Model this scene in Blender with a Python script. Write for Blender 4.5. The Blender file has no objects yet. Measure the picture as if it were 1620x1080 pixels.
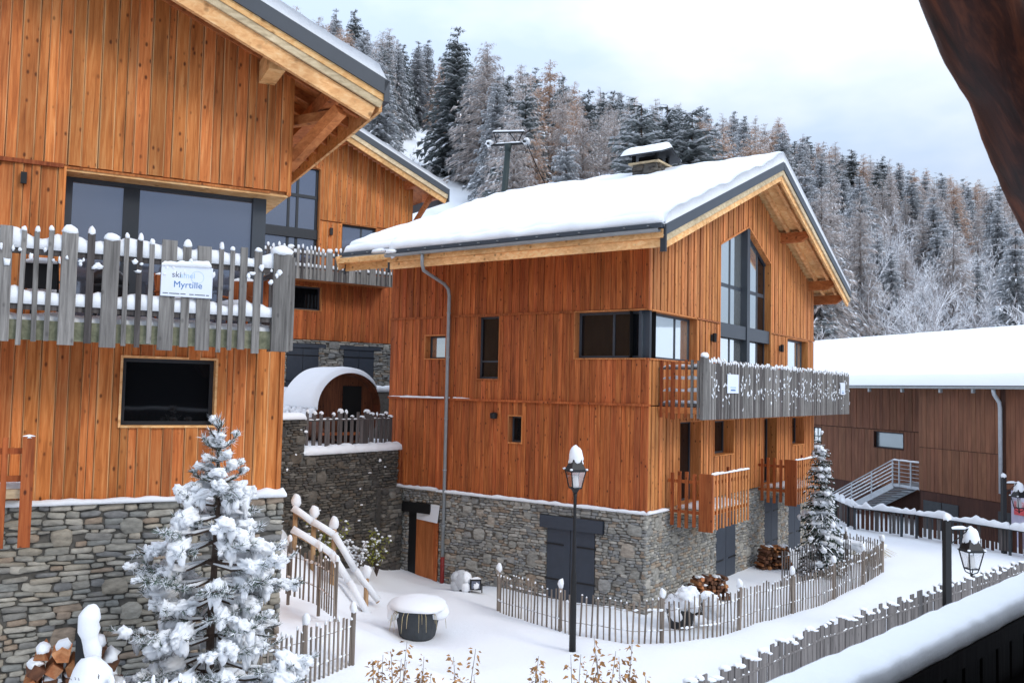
import bpy, math, random
from mathutils import Vector, Matrix, noise
R = math.radians
random.seed(7)
scene = bpy.context.scene
COL = scene.collection

# ------------------------------------------------------------------ camera
F_PX, PITCH, ROLL = 1376.56, R(3.1355), R(1.2474)
_F = Vector((0, math.cos(PITCH), math.sin(PITCH)))
_U = Vector((0, -math.sin(PITCH), math.cos(PITCH)))
_X = Vector((1, 0, 0))
CAM_R = math.cos(ROLL) * _X + math.sin(ROLL) * _U
CAM_U = math.cos(ROLL) * _U - math.sin(ROLL) * _X
cam_data = bpy.data.cameras.new('camera')
cam_data.sensor_width = 36.0
cam_data.lens = 36.0 * F_PX / 1620.0
cam_data.clip_start = 0.05
cam_data.clip_end = 3000
cam_data.dof.use_dof = True
cam_data.dof.focus_distance = 23.0
cam_data.dof.aperture_fstop = 7.0
camera = bpy.data.objects.new('camera', cam_data)
COL.objects.link(camera)
mw = Matrix.Identity(4)
for i in range(3):
    mw[i][0], mw[i][1], mw[i][2] = CAM_R[i], CAM_U[i], -_F[i]
camera.matrix_world = mw
scene.camera = camera

# ------------------------------------------------------------------ sky and sun (overcast winter day)
SUN_DIR = Vector((0.80, -0.52, 0.62)).normalized()      # towards the sun, above and right of the viewer
world = bpy.data.worlds.new('World')
scene.world = world
world.use_nodes = True
wn, wl = world.node_tree.nodes, world.node_tree.links
wn.clear()
w_out = wn.new('ShaderNodeOutputWorld')
w_bg = wn.new('ShaderNodeBackground')
w_bg.inputs['Strength'].default_value = 0.1
w_sky = wn.new('ShaderNodeTexSky')
w_sky.sky_type = 'NISHITA'
w_sky.sun_disc = False
w_sky.sun_elevation = math.asin(SUN_DIR.z)
w_sky.sun_rotation = math.atan2(SUN_DIR.x, SUN_DIR.y)
w_sky.altitude = 1500
w_sky.air_density = 1.0
w_sky.dust_density = 1.5
w_co = wn.new('ShaderNodeTexCoord')
w_map = wn.new('ShaderNodeMapping')
w_map.inputs['Scale'].default_value = (1.6, 1.6, 3.4)
w_map.inputs['Location'].default_value = (0.35, 0.2, 0.6)
w_nz = wn.new('ShaderNodeTexNoise')
w_nz.inputs['Scale'].default_value = 1.7
w_nz.inputs['Detail'].default_value = 5.0
w_nz.inputs['Roughness'].default_value = 0.5
w_rmp = wn.new('ShaderNodeValToRGB')
w_rmp.color_ramp.elements[0].position = 0.43
w_rmp.color_ramp.elements[0].color = (5.8, 7.1, 9.2, 1)
w_rmp.color_ramp.elements[1].position = 0.60
w_rmp.color_ramp.elements[1].color = (8.3, 9.0, 10.0, 1)
w_mix = wn.new('ShaderNodeMix')
w_mix.data_type = 'RGBA'
w_mix.inputs[0].default_value = 0.93
wl.new(w_co.outputs['Generated'], w_map.inputs['Vector'])
wl.new(w_map.outputs[0], w_nz.inputs['Vector'])
wl.new(w_nz.outputs['Fac'], w_rmp.inputs[0])
wl.new(w_sky.outputs[0], w_mix.inputs[6])
wl.new(w_rmp.outputs[0], w_mix.inputs[7])
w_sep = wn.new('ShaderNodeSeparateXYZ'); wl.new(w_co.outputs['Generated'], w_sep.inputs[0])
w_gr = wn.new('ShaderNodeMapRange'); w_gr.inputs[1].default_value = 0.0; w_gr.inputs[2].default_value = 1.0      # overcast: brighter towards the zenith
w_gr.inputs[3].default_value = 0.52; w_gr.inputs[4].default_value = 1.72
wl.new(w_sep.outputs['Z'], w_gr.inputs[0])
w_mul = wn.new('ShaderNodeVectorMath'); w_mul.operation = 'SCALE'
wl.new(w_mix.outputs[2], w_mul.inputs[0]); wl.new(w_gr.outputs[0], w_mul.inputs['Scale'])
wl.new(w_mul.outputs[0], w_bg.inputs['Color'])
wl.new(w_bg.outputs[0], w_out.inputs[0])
sun_data = bpy.data.lights.new('sun', 'SUN')
sun_data.energy = 0.9
sun_data.angle = R(18)
sun_data.color = (1.0, 0.95, 0.88)
sun = bpy.data.objects.new('sun', sun_data)
COL.objects.link(sun)
sun.rotation_euler = (-SUN_DIR).to_track_quat('-Z', 'Y').to_euler()
sun.location = (20, -20, 40)
vs = scene.view_settings
vs.view_transform = 'Standard'
vs.look = 'None'
vs.exposure = 0.48
vs.gamma = 1.0
vs.use_curve_mapping = False
scene.cycles.max_bounces = 4
scene.cycles.diffuse_bounces = 3
scene.cycles.glossy_bounces = 2
scene.cycles.transparent_max_bounces = 6

# ------------------------------------------------------------------ helpers: pixel rays of the photograph to measured places
def ray(px, py):
    return CAM_R * ((px - 810) / F_PX) - CAM_U * ((py - 540) / F_PX) + _F
def at(px, py, depth):
    v = ray(px, py)
    return v * (depth / v.y)
def onz(px, py, z):
    v = ray(px, py)
    return v * (z / v.z)
def project(p):
    d = p.dot(_F)
    return 810 + F_PX * p.dot(CAM_R) / d, 540 - F_PX * p.dot(CAM_U) / d

# ------------------------------------------------------------------ materials
MATS = {}
def new_mat(name):
    m = bpy.data.materials.new(name)
    m.use_nodes = True
    n = m.node_tree.nodes
    MATS[name] = m
    return m, n, m.node_tree.links, n['Principled BSDF']
def srgb(c):
    return tuple(((v / 255 + 0.055) / 1.055) ** 2.4 if v > 10 else v / 255 / 12.92 for v in c) + (1,)
def rnd_node(n, l):
    oi = n.new('ShaderNodeObjectInfo')
    ge = n.new('ShaderNodeNewGeometry')
    a = n.new('ShaderNodeMath'); a.operation = 'ADD'
    l.new(oi.outputs['Random'], a.inputs[0]); l.new(ge.outputs['Random Per Island'], a.inputs[1])
    f = n.new('ShaderNodeMath'); f.operation = 'FRACT'
    l.new(a.outputs[0], f.inputs[0])
    return f.outputs[0], ge
def shifted_pos(n, l, rnd, ge, scale, rot=0.0):
    sh = n.new('ShaderNodeVectorMath'); sh.operation = 'SCALE'
    cb = n.new('ShaderNodeCombineXYZ')
    for i in range(3): cb.inputs[i].default_value = (31.7, 17.3, 23.9)[i]
    l.new(cb.outputs[0], sh.inputs[0]); l.new(rnd, sh.inputs['Scale'])
    ad = n.new('ShaderNodeVectorMath'); ad.operation = 'ADD'
    l.new(ge.outputs['Position'], ad.inputs[0]); l.new(sh.outputs[0], ad.inputs[1])
    mp = n.new('ShaderNodeMapping'); mp.inputs['Scale'].default_value = scale
    src = ad.outputs[0]
    if rot:
        m0 = n.new('ShaderNodeMapping'); m0.inputs['Rotation'].default_value = (0, rot, 0); l.new(src, m0.inputs[0]); src = m0.outputs[0]
    l.new(src, mp.inputs[0])
    return mp.outputs[0], ad.outputs[0]
def wood(name, dark, mid, light, scale=(22, 22, 1.1), knots=1.0, vary=0.35, rough=0.72, bump=0.25, hue=0.0, rot=0.0):
    m, n, l, b = new_mat(name)
    rnd, ge = rnd_node(n, l)
    vec, raw = shifted_pos(n, l, rnd, ge, scale, rot)
    nz = n.new('ShaderNodeTexNoise'); nz.inputs['Scale'].default_value = 1.0; nz.inputs['Detail'].default_value = 6; nz.inputs['Roughness'].default_value = 0.62
    nz.inputs['Distortion'].default_value = 0.6
    l.new(vec, nz.inputs['Vector'])
    rp = n.new('ShaderNodeValToRGB')
    e = rp.color_ramp.elements
    e[0].position = 0.28; e[0].color = srgb(dark)
    e[1].position = 0.72; e[1].color = srgb(light)
    k = e.new(0.5); k.color = srgb(mid)
    l.new(nz.outputs['Fac'], rp.inputs[0])
    # blotches, per-plank value
    n2 = n.new('ShaderNodeTexNoise'); n2.inputs['Scale'].default_value = 1.0; n2.inputs['Detail'].default_value = 4
    mp2 = n.new('ShaderNodeMapping'); mp2.inputs['Scale'].default_value = (2.6, 2.6, 0.55) if scale[2] < scale[0] else (0.9, 0.9, 0.9)
    l.new(raw, mp2.inputs[0]); l.new(mp2.outputs[0], n2.inputs['Vector'])
    hs = n.new('ShaderNodeHueSaturation')
    mr = n.new('ShaderNodeMapRange'); mr.inputs[3].default_value = 1 - vary; mr.inputs[4].default_value = 1 + vary * 0.8
    l.new(rnd, mr.inputs[0])
    m2 = n.new('ShaderNodeMapRange'); m2.inputs[1].default_value = 0.3; m2.inputs[2].default_value = 0.7; m2.inputs[3].default_value = 0.76; m2.inputs[4].default_value = 1.20
    l.new(n2.outputs['Fac'], m2.inputs[0])
    mu = n.new('ShaderNodeMath'); mu.operation = 'MULTIPLY'
    l.new(mr.outputs[0], mu.inputs[0]); l.new(m2.outputs[0], mu.inputs[1])
    l.new(mu.outputs[0], hs.inputs['Value'])
    mh = n.new('ShaderNodeMapRange'); mh.inputs[3].default_value = 0.4965 + hue; mh.inputs[4].default_value = 0.5035 + hue
    r7 = n.new('ShaderNodeMath'); r7.operation = 'MULTIPLY'; r7.inputs[1].default_value = 7.31
    rf = n.new('ShaderNodeMath'); rf.operation = 'FRACT'
    l.new(rnd, r7.inputs[0]); l.new(r7.outputs[0], rf.inputs[0]); l.new(rf.outputs[0], mh.inputs[0]); l.new(mh.outputs[0], hs.inputs['Hue'])
    l.new(rp.outputs[0], hs.inputs['Color'])
    col = hs.outputs[0]
    if knots:
        mpk = n.new('ShaderNodeMapping')
        mpk.inputs['Scale'].default_value = (8, 8, 4.4) if scale[2] < scale[0] else (4, 4, 4)
        l.new(raw, mpk.inputs[0])
        vo = n.new('ShaderNodeTexVoronoi'); vo.inputs['Scale'].default_value = 1.0
        l.new(mpk.outputs[0], vo.inputs['Vector'])
        kr = n.new('ShaderNodeValToRGB')
        kr.color_ramp.elements[0].position = 0.09; kr.color_ramp.elements[0].color = (knots * 0.95,) * 3 + (1,)
        kr.color_ramp.elements[1].position = 0.21; kr.color_ramp.elements[1].color = (0, 0, 0, 1)
        l.new(vo.outputs['Distance'], kr.inputs[0])
        sc_ = n.new('ShaderNodeSeparateColor'); l.new(vo.outputs['Color'], sc_.inputs[0])
        gt = n.new('ShaderNodeMapRange'); gt.inputs[1].default_value = 0.1; gt.inputs[2].default_value = 0.5; l.new(sc_.outputs[0], gt.inputs[0])
        km = n.new('ShaderNodeMath'); km.operation = 'MULTIPLY'; l.new(kr.outputs[0], km.inputs[0]); l.new(gt.outputs[0], km.inputs[1])
        kx = n.new('ShaderNodeMix'); kx.data_type = 'RGBA'
        l.new(km.outputs[0], kx.inputs[0]); l.new(col, kx.inputs[6])
        kx.inputs[7].default_value = tuple(v * 0.35 for v in srgb(dark)[:3]) + (1,)
        col = kx.outputs[2]
    l.new(col, b.inputs['Base Color'])
    b.inputs['Roughness'].default_value = rough
    b.inputs['Specular IOR Level'].default_value = 0.3
    bp = n.new('ShaderNodeBump'); bp.inputs['Strength'].default_value = bump; bp.inputs['Distance'].default_value = 0.01
    l.new(nz.outputs['Fac'], bp.inputs['Height']); l.new(bp.outputs[0], b.inputs['Normal'])
    return m
def plain(name, col, rough=0.6, metal=0.0, nz_scale=6.0, vary=0.12, bump=0.0, spec=0.4, rand=0.0):
    m, n, l, b = new_mat(name)
    t = n.new('ShaderNodeTexNoise'); t.inputs['Scale'].default_value = nz_scale; t.inputs['Detail'].default_value = 5
    ge = n.new('ShaderNodeNewGeometry'); l.new(ge.outputs['Position'], t.inputs['Vector'])
    mr = n.new('ShaderNodeMapRange'); mr.inputs[1].default_value = 0.3; mr.inputs[2].default_value = 0.7
    mr.inputs[3].default_value = 1 - vary; mr.inputs[4].default_value = 1 + vary
    l.new(t.outputs['Fac'], mr.inputs[0])
    hs = n.new('ShaderNodeHueSaturation'); hs.inputs['Color'].default_value = srgb(col)
    val = mr.outputs[0]
    if rand:
        rr, _ = rnd_node(n, l)
        m2 = n.new('ShaderNodeMapRange'); m2.inputs[3].default_value = 1 - rand; m2.inputs[4].default_value = 1 + rand
        l.new(rr, m2.inputs[0])
        mu = n.new('ShaderNodeMath'); mu.operation = 'MULTIPLY'; l.new(val, mu.inputs[0]); l.new(m2.outputs[0], mu.inputs[1]); val = mu.outputs[0]
    l.new(val, hs.inputs['Value']); l.new(hs.outputs[0], b.inputs['Base Color'])
    b.inputs['Roughness'].default_value = rough; b.inputs['Metallic'].default_value = metal
    b.inputs['Specular IOR Level'].default_value = spec
    if bump:
        bp = n.new('ShaderNodeBump'); bp.inputs['Strength'].default_value = bump; bp.inputs['Distance'].default_value = 0.02
        l.new(t.outputs['Fac'], bp.inputs['Height']); l.new(bp.outputs[0], b.inputs['Normal'])
    return m
def stone_mat(name, cols, rough=0.85):
    m, n, l, b = new_mat(name)
    rnd, ge = rnd_node(n, l)
    rp = n.new('ShaderNodeValToRGB'); rp.color_ramp.interpolation = 'CONSTANT'
    e = rp.color_ramp.elements
    e[0].color = srgb(cols[0]); e[0].position = 0
    e[1].color = srgb(cols[1]); e[1].position = 1 / len(cols)
    for i, c in enumerate(cols[2:], 2):
        k = e.new(i / len(cols)); k.color = srgb(c)
    l.new(rnd, rp.inputs[0])
    vec, raw = shifted_pos(n, l, rnd, ge, (5, 5, 11))
    t = n.new('ShaderNodeTexNoise'); t.inputs['Scale'].default_value = 1.3; t.inputs['Detail'].default_value = 7; t.inputs['Roughness'].default_value = 0.65
    l.new(vec, t.inputs['Vector'])
    mr = n.new('ShaderNodeMapRange'); mr.inputs[1].default_value = 0.3; mr.inputs[2].default_value = 0.7; mr.inputs[3].default_value = 0.62; mr.inputs[4].default_value = 1.3
    l.new(t.outputs['Fac'], mr.inputs[0])
    hs = n.new('ShaderNodeHueSaturation'); l.new(rp.outputs[0], hs.inputs['Color']); l.new(mr.outputs[0], hs.inputs['Value'])
    l.new(hs.outputs[0], b.inputs['Base Color']); b.inputs['Roughness'].default_value = rough; b.inputs['Specular IOR Level'].default_value = 0.25
    bp = n.new('ShaderNodeBump'); bp.inputs['Strength'].default_value = 0.5; bp.inputs['Distance'].default_value = 0.02
    l.new(t.outputs['Fac'], bp.inputs['Height']); l.new(bp.outputs[0], b.inputs['Normal'])
    return m
def snow_mat(name, col=(0.86, 0.875, 0.90), fine=9, strength=0.35):
    m, n, l, b = new_mat(name)
    ge = n.new('ShaderNodeNewGeometry')
    t = n.new('ShaderNodeTexNoise'); t.inputs['Scale'].default_value = fine; t.inputs['Detail'].default_value = 8; t.inputs['Roughness'].default_value = 0.7
    l.new(ge.outputs['Position'], t.inputs['Vector'])
    t2 = n.new('ShaderNodeTexNoise'); t2.inputs['Scale'].default_value = 0.9; t2.inputs['Detail'].default_value = 4
    l.new(ge.outputs['Position'], t2.inputs['Vector'])
    ad = n.new('ShaderNodeMath'); ad.operation = 'MULTIPLY_ADD'; ad.inputs[1].default_value = 2.5
    l.new(t2.outputs['Fac'], ad.inputs[0]); l.new(t.outputs['Fac'], ad.inputs[2])
    bp = n.new('ShaderNodeBump'); bp.inputs['Strength'].default_value = strength; bp.inputs['Distance'].default_value = 0.03
    l.new(ad.outputs[0], bp.inputs['Height']); l.new(bp.outputs[0], b.inputs['Normal'])
    b.inputs['Base Color'].default_value = col + (1,)
    b.inputs['Roughness'].default_value = 0.75; b.inputs['Specular IOR Level'].default_value = 0.2
    return m
def glass_mat(name, tint, metal, rough=0.03, wobble=0.02):
    m, n, l, b = new_mat(name)
    ge = n.new('ShaderNodeNewGeometry')
    t = n.new('ShaderNodeTexNoise'); t.inputs['Scale'].default_value = 0.8
    l.new(ge.outputs['Position'], t.inputs['Vector'])
    bp = n.new('ShaderNodeBump'); bp.inputs['Strength'].default_value = wobble; bp.inputs['Distance'].default_value = 0.1
    l.new(t.outputs['Fac'], bp.inputs['Height']); l.new(bp.outputs[0], b.inputs['Normal'])
    b.inputs['Base Color'].default_value = srgb(tint); b.inputs['Metallic'].default_value = metal
    b.inputs['Roughness'].default_value = rough; b.inputs['IOR'].default_value = 1.42
    return m
def clear_glass(name):
    m, n, l, b = new_mat(name)
    b.inputs['Base Color'].default_value = (0.9, 0.93, 0.95, 1)
    tr = n.new('ShaderNodeBsdfTransparent'); gl = n.new('ShaderNodeBsdfGlossy'); gl.inputs['Roughness'].default_value = 0.05
    mx = n.new('ShaderNodeMixShader'); mx.inputs[0].default_value = 0.28
    l.new(tr.outputs[0], mx.inputs[1]); l.new(gl.outputs[0], mx.inputs[2])
    l.new(mx.outputs[0], n['Material Output'].inputs[0])
    return m

SNOW = snow_mat('snow')
SNOWR = snow_mat('snow_clumps', (0.89, 0.90, 0.92), 26, 0.4)
SNOWB = snow_mat('snow_on_twigs', (0.86, 0.87, 0.90))
W_A = wood('larch_orange', (150, 80, 36), (198, 116, 58), (221, 149, 89), vary=0.2)
W_AE = wood('larch_sapwood', (190, 130, 80), (216, 160, 108), (232, 184, 134), knots=0, vary=0.15)
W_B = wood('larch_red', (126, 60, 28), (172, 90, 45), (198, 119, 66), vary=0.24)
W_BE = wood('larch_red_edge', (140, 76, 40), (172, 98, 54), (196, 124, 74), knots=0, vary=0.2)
W_G = wood('larch_gable', (160, 94, 49), (198, 126, 71), (218, 153, 97), vary=0.2)
W_GE = wood('larch_gable_edge', (140, 80, 44), (170, 104, 60), (190, 126, 80), knots=0, vary=0.15)
W_D = wood('stained_brown', (106, 68, 49), (124, 82, 60), (136, 94, 70), vary=0.08, knots=0.15)
W_DD = wood('stained_dark', (58, 34, 26), (72, 44, 34), (84, 52, 40), vary=0.16, knots=0.2)
BEAM = wood('fir_beam', (204, 144, 88), (234, 180, 120), (246, 206, 152), scale=(6, 6, 12), knots=0.8, vary=0.12)  # fir tone lightened to stand in for snow bounce under the eaves
BEAM2 = wood('fir_weathered', (170, 150, 120), (206, 184, 148), (226, 206, 172), scale=(5, 5, 14), knots=0.3, vary=0.1)
BEAM3 = wood('larch_beam', (150, 84, 44), (186, 112, 62), (204, 134, 80), scale=(6, 6, 12), knots=0.8, vary=0.12)
GREY = wood('weathered_grey', (88, 84, 82), (126, 121, 118), (152, 147, 143), knots=0.5, vary=0.28, hue=0.02)
GREYM = wood('weathered_mid', (76, 72, 71), (108, 103, 101), (134, 129, 126), knots=0.4, vary=0.25)
GREYD = wood('weathered_dark', (62, 56, 54), (88, 82, 80), (112, 106, 104), knots=0.3, vary=0.3)
CHEST = wood('chestnut_picket', (92, 82, 74), (128, 116, 106), (158, 148, 138), knots=0.2, vary=0.3)
REDW = wood('larch_post_red', (126, 60, 28), (160, 82, 40), (184, 108, 60), vary=0.25)
MOSS = wood('mossy_board', (96, 98, 78), (128, 128, 104), (152, 150, 128), scale=(9, 9, 9), knots=0, vary=0.1)
ANTH = plain('anthracite_metal', (62, 68, 76), 0.45, 0.0, 3, 0.05)
ANTHD = plain('anthracite_dark', (44, 48, 54), 0.5, 0.0, 3, 0.05)
SHUT = plain('shutter_paint', (58, 64, 74), 0.6, 0.0, 5, 0.08)
ZINC = plain('zinc', (150, 154, 156), 0.4, 0.15, 6, 0.1)
GALV = plain('galvanised', (178, 184, 190), 0.45, 0.1, 8, 0.1)
BLACK = plain('black_iron', (24, 24, 26), 0.5, 0.0, 8, 0.1)
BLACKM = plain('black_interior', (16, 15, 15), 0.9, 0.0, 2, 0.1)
REDP = plain('red_pipe', (128, 34, 30), 0.5, 0.0, 5, 0.1)
WHITE = plain('white_board', (222, 228, 240), 0.5, 0.0, 4, 0.02)
INKG = plain('grey_ink', (92, 98, 108), 0.6)
INKB = plain('blue_ink', (62, 112, 168), 0.6)
INKL = plain('pale_blue_ink', (176, 204, 234), 0.6)
MORT = plain('mortar', (108, 103, 96), 0.95, 0.0, 12, 0.25, 0.6)
MORTD = plain('mortar_dark', (96, 93, 88), 0.95, 0.0, 12, 0.25, 0.6)
ST_A = stone_mat('stone_grey', [(150, 146, 137), (166, 161, 150), (136, 133, 127), (168, 159, 144), (154, 146, 132), (140, 140, 135), (178, 172, 160), (156, 139, 122), (146, 143, 134), (128, 127, 125)])
ST_B = stone_mat('stone_warm', [(150, 147, 139), (164, 160, 151), (136, 134, 129), (166, 155, 141), (146, 143, 135), (130, 129, 126), (176, 171, 161), (150, 134, 117), (156, 154, 149), (142, 142, 140)])
ST_R = stone_mat('stone_shade', [(88, 83, 77), (100, 94, 86), (78, 74, 69), (92, 83, 73), (84, 80, 76), (112, 107, 100), (72, 69, 66)])  # darkened for the retaining wall's recess shade and its wet stone
GLASS = glass_mat('window_glass', (20, 22, 25), 0.0)
GLASSA = glass_mat('window_glass_sky', (120, 126, 140), 0.75, 0.06)
GLASSB = glass_mat('window_glass_bright', (212, 218, 218), 0.85, 0.04)
GLASSL = clear_glass('lantern_glass')
BULB = plain('lamp_diffuser', (214, 210, 204), 0.4, 0.0, 5, 0.05)
BARK = plain('bark', (74, 60, 52), 0.95, 0.0, 14, 0.3, 0.5)
BARKF = plain('bark_frosted', (128, 118, 112), 0.95, 0.0, 9, 0.35)
NEED = plain('pine_needles', (92, 106, 96), 0.8, 0.0, 6, 0.3, 0, 0.2, 0.3)
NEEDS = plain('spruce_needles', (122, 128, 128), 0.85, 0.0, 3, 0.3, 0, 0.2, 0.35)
NEEDK = plain('garden_spruce_needles', (58, 70, 60), 0.85, 0.0, 6, 0.3, 0, 0.2, 0.3)
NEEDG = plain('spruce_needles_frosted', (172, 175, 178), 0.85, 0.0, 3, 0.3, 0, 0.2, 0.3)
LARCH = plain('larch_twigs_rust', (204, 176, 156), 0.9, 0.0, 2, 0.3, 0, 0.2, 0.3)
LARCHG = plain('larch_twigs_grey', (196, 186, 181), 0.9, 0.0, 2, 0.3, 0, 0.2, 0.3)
TWIG = plain('bare_twigs', (166, 160, 160), 0.9, 0.0, 4, 0.2, 0, 0.2, 0.25)
DRYL = plain('dry_leaf', (164, 122, 78), 0.8, 0.0, 9, 0.25, 0, 0.2, 0.35)
GRNL = plain('yellow_green_leaf', (122, 122, 52), 0.7, 0.0, 9, 0.25, 0, 0.3, 0.35)
STRAW = plain('dry_grass', (186, 170, 132), 0.9, 0.0, 9, 0.2, 0, 0.2, 0.25)
LOGE = wood('split_log', (140, 82, 48), (182, 118, 74), (206, 152, 106), scale=(9, 9, 9), knots=0, vary=0.4)
LOGD = wood('split_log_bark', (72, 48, 36), (104, 68, 48), (132, 90, 64), scale=(9, 9, 9), knots=0, vary=0.35)
POT = plain('dark_pot', (58, 62, 66), 0.7, 0.0, 7, 0.15)
RAILW = wood('stair_rail_wood', (150, 116, 82), (184, 148, 110), (206, 174, 138), vary=0.15)
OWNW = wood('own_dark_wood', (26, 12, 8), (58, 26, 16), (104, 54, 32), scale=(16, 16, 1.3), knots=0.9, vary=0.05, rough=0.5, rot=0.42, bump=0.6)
OWND = wood('own_balcony_shaded', (8, 5, 4), (11, 7, 6), (15, 9, 7), knots=0.2, vary=0.2)  # near-black tone paints in the shade on the brown balcony boards
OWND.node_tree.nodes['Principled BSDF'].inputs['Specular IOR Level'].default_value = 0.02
CEIL = wood('own_soffit', (110, 78, 50), (140, 104, 70), (158, 122, 86), scale=(9, 9, 9), knots=0.4, vary=0.15)
PINK = plain('pink_red_panel', (226, 92, 96), 0.5)
SAUNAW = wood('sauna_brown', (70, 38, 24), (98, 54, 33), (120, 70, 44), vary=0.15)
LILAC = plain('pale_lilac_panel', (196, 192, 214), 0.5)
CONC = plain('concrete_grey', (150, 148, 146), 0.9, 0.0, 6, 0.15, 0.3)

# ------------------------------------------------------------------ mesh helpers
class MB:
    """collects faces, then becomes one mesh"""
    def __init__(s): s.v = []; s.f = []; s.m = []; s.mi = 0
    def add(s, vs, fs):
        o = len(s.v); s.v += [tuple(p) for p in vs]
        for f in fs: s.f.append(tuple(i + o for i in f)); s.m.append(s.mi)
    def box(s, x0, x1, y0, y1, z0, z1):
        s.add([(x0, y0, z0), (x1, y0, z0), (x1, y1, z0), (x0, y1, z0), (x0, y0, z1), (x1, y0, z1), (x1, y1, z1), (x0, y1, z1)],
              [(3, 2, 1, 0), (4, 5, 6, 7), (0, 1, 5, 4), (1, 2, 6, 5), (2, 3, 7, 6), (3, 0, 4, 7)])
    def beam(s, p, q, w, h, up=(0, 0, 1), drop=0.0):
        p, q = Vector(p), Vector(q); d = (q - p).normalized(); u = Vector(up)
        sd = d.cross(u).normalized(); u = sd.cross(d).normalized()
        vs = []
        for c in (p, q):
            for a, b in ((-1, -1), (1, -1), (1, 1), (-1, 1)):
                vs.append(c + sd * (a * w / 2) + u * (b * h / 2 - drop))
        s.add(vs, [(0, 1, 2, 3), (7, 6, 5, 4), (0, 4, 5, 1), (1, 5, 6, 2), (2, 6, 7, 3), (3, 7, 4, 0)])
    def tube(s, pts, rad, n=8, cap=True):
        pts = [Vector(p) for p in pts]
        if not hasattr(rad, '__len__'): rad = [rad] * len(pts)
        o = len(s.v); prev = None
        for i, p in enumerate(pts):
            d = (pts[min(i + 1, len(pts) - 1)] - pts[max(i - 1, 0)]).normalized()
            a = Vector((0, 0, 1)) if abs(d.z) < 0.9 else Vector((1, 0, 0))
            if prev is not None and prev.cross(d).length > 1e-4: a = prev
            x = (a - d * a.dot(d)).normalized(); y = d.cross(x); prev = x
            for k in range(n):
                t = 2 * math.pi * k / n
                s.v.append(tuple(p + (x * math.cos(t) + y * math.sin(t)) * rad[i]))
        for i in range(len(pts) - 1):
            for k in range(n):
                a, b = o + i * n + k, o + i * n + (k + 1) % n
                s.f.append((a, b, b + n, a + n)); s.m.append(s.mi)
        if cap:
            s.f.append(tuple(o + k for k in range(n))[::-1]); s.m.append(s.mi)
            e = o + (len(pts) - 1) * n
            s.f.append(tuple(e + k for k in range(n))); s.m.append(s.mi)
    def lathe(s, c, prof, n=16, sq=False):
        """prof: (radius, z) pairs about a vertical axis at c"""
        o = len(s.v); c = Vector(c)
        for r_, z in prof:
            for k in range(n):
                t = 2 * math.pi * (k + 0.5) / n
                s.v.append((c.x + r_ * math.cos(t), c.y + r_ * math.sin(t), c.z + z))
        for i in range(len(prof) - 1):
            for k in range(n):
                a, b = o + i * n + k, o + i * n + (k + 1) % n
                s.f.append((a, b, b + n, a + n)); s.m.append(s.mi)
        s.f.append(tuple(o + k for k in range(n))[::-1]); s.m.append(s.mi)
        e = o + (len(prof) - 1) * n
        s.f.append(tuple(e + k for k in range(n))); s.m.append(s.mi)
    def blob(s, c, r, seed=0, amp=0.25, nu=10, nv=6, rot=None, flat=0.0, freq=1.3):
        c = Vector(c); o = len(s.v)
        M = rot or Matrix.Identity(3)
        sd = Vector((seed * 3.7, seed * 1.3, seed * 5.1))
        def P(d):
            k = 1 + amp * (noise.noise(d * freq + sd) * 2 + 0.7 * noise.noise(d * (freq * 2.7) + sd))
            q = Vector((d.x * r[0] * k, d.y * r[1] * k, d.z * r[2] * k))
            if flat and q.z < 0: q.z *= (1 - flat)
            return tuple(c + M @ q)
        s.v.append(P(Vector((0, 0, 1))))
        for i in range(1, nv):
            th = math.pi * i / nv
            for k in range(nu):
                ph = 2 * math.pi * k / nu
                s.v.append(P(Vector((math.sin(th) * math.cos(ph), math.sin(th) * math.sin(ph), math.cos(th)))))
        s.v.append(P(Vector((0, 0, -1))))
        for k in range(nu):
            s.f.append((o, o + 1 + k, o + 1 + (k + 1) % nu)); s.m.append(s.mi)
        for i in range(nv - 2):
            for k in range(nu):
                a = o + 1 + i * nu + k; b = o + 1 + i * nu + (k + 1) % nu
                s.f.append((a, a + nu, b + nu, b)); s.m.append(s.mi)
        e = o + 1 + (nv - 1) * nu; l0 = o + 1 + (nv - 2) * nu
        for k in range(nu):
            s.f.append((e, l0 + (k + 1) % nu, l0 + k)); s.m.append(s.mi)
    def strip(s, p, q, w, h, seed=0, amp=0.35, step=0.09, n=6, sag=0.02, freq=5.0, pw=0.7):
        """a ridge of snow lying along a rail from p to q"""
        p, q = Vector(p), Vector(q); L = (q - p).length; d = (q - p) / L
        sd = d.cross(Vector((0, 0, 1))).normalized()
        k = max(2, int(L / step)); o = len(s.v)
        for i in range(k + 1):
            t = i / k; c = p + d * (L * t)
            e = min(1, 6 * min(t, 1 - t) * L / max(w, 1e-3) + 0.25)
            hh = h * min(1, e) * (1 + amp * 2 * noise.noise(c * freq + Vector((seed, 0, seed * 2))))
            ww = w * (1 + amp * noise.noise(c * freq + Vector((seed + 9, 4, seed)))) * (0.6 + 0.4 * min(1, e))
            for j in range(n + 1):
                a = math.pi * j / n
                s.v.append(tuple(c + sd * (math.cos(a) * ww / 2) + Vector((0, 0, max(math.sin(a), 0) ** pw * hh - (sag if j in (0, n) else 0)))))
        for i in range(k):
            for j in range(n):
                a = o + i * (n + 1) + j
                s.f.append((a, a + 1, a + n + 2, a + n + 1)); s.m.append(s.mi)
            a = o + i * (n + 1)
            s.f.append((a + n, a, a + n + 1, a + n + 1 + n)); s.m.append(s.mi)
        s.f.append(tuple(o + j for j in range(n + 1))); s.m.append(s.mi)
        e = o + k * (n + 1)
        s.f.append(tuple(e + j for j in range(n + 1))[::-1]); s.m.append(s.mi)
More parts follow.
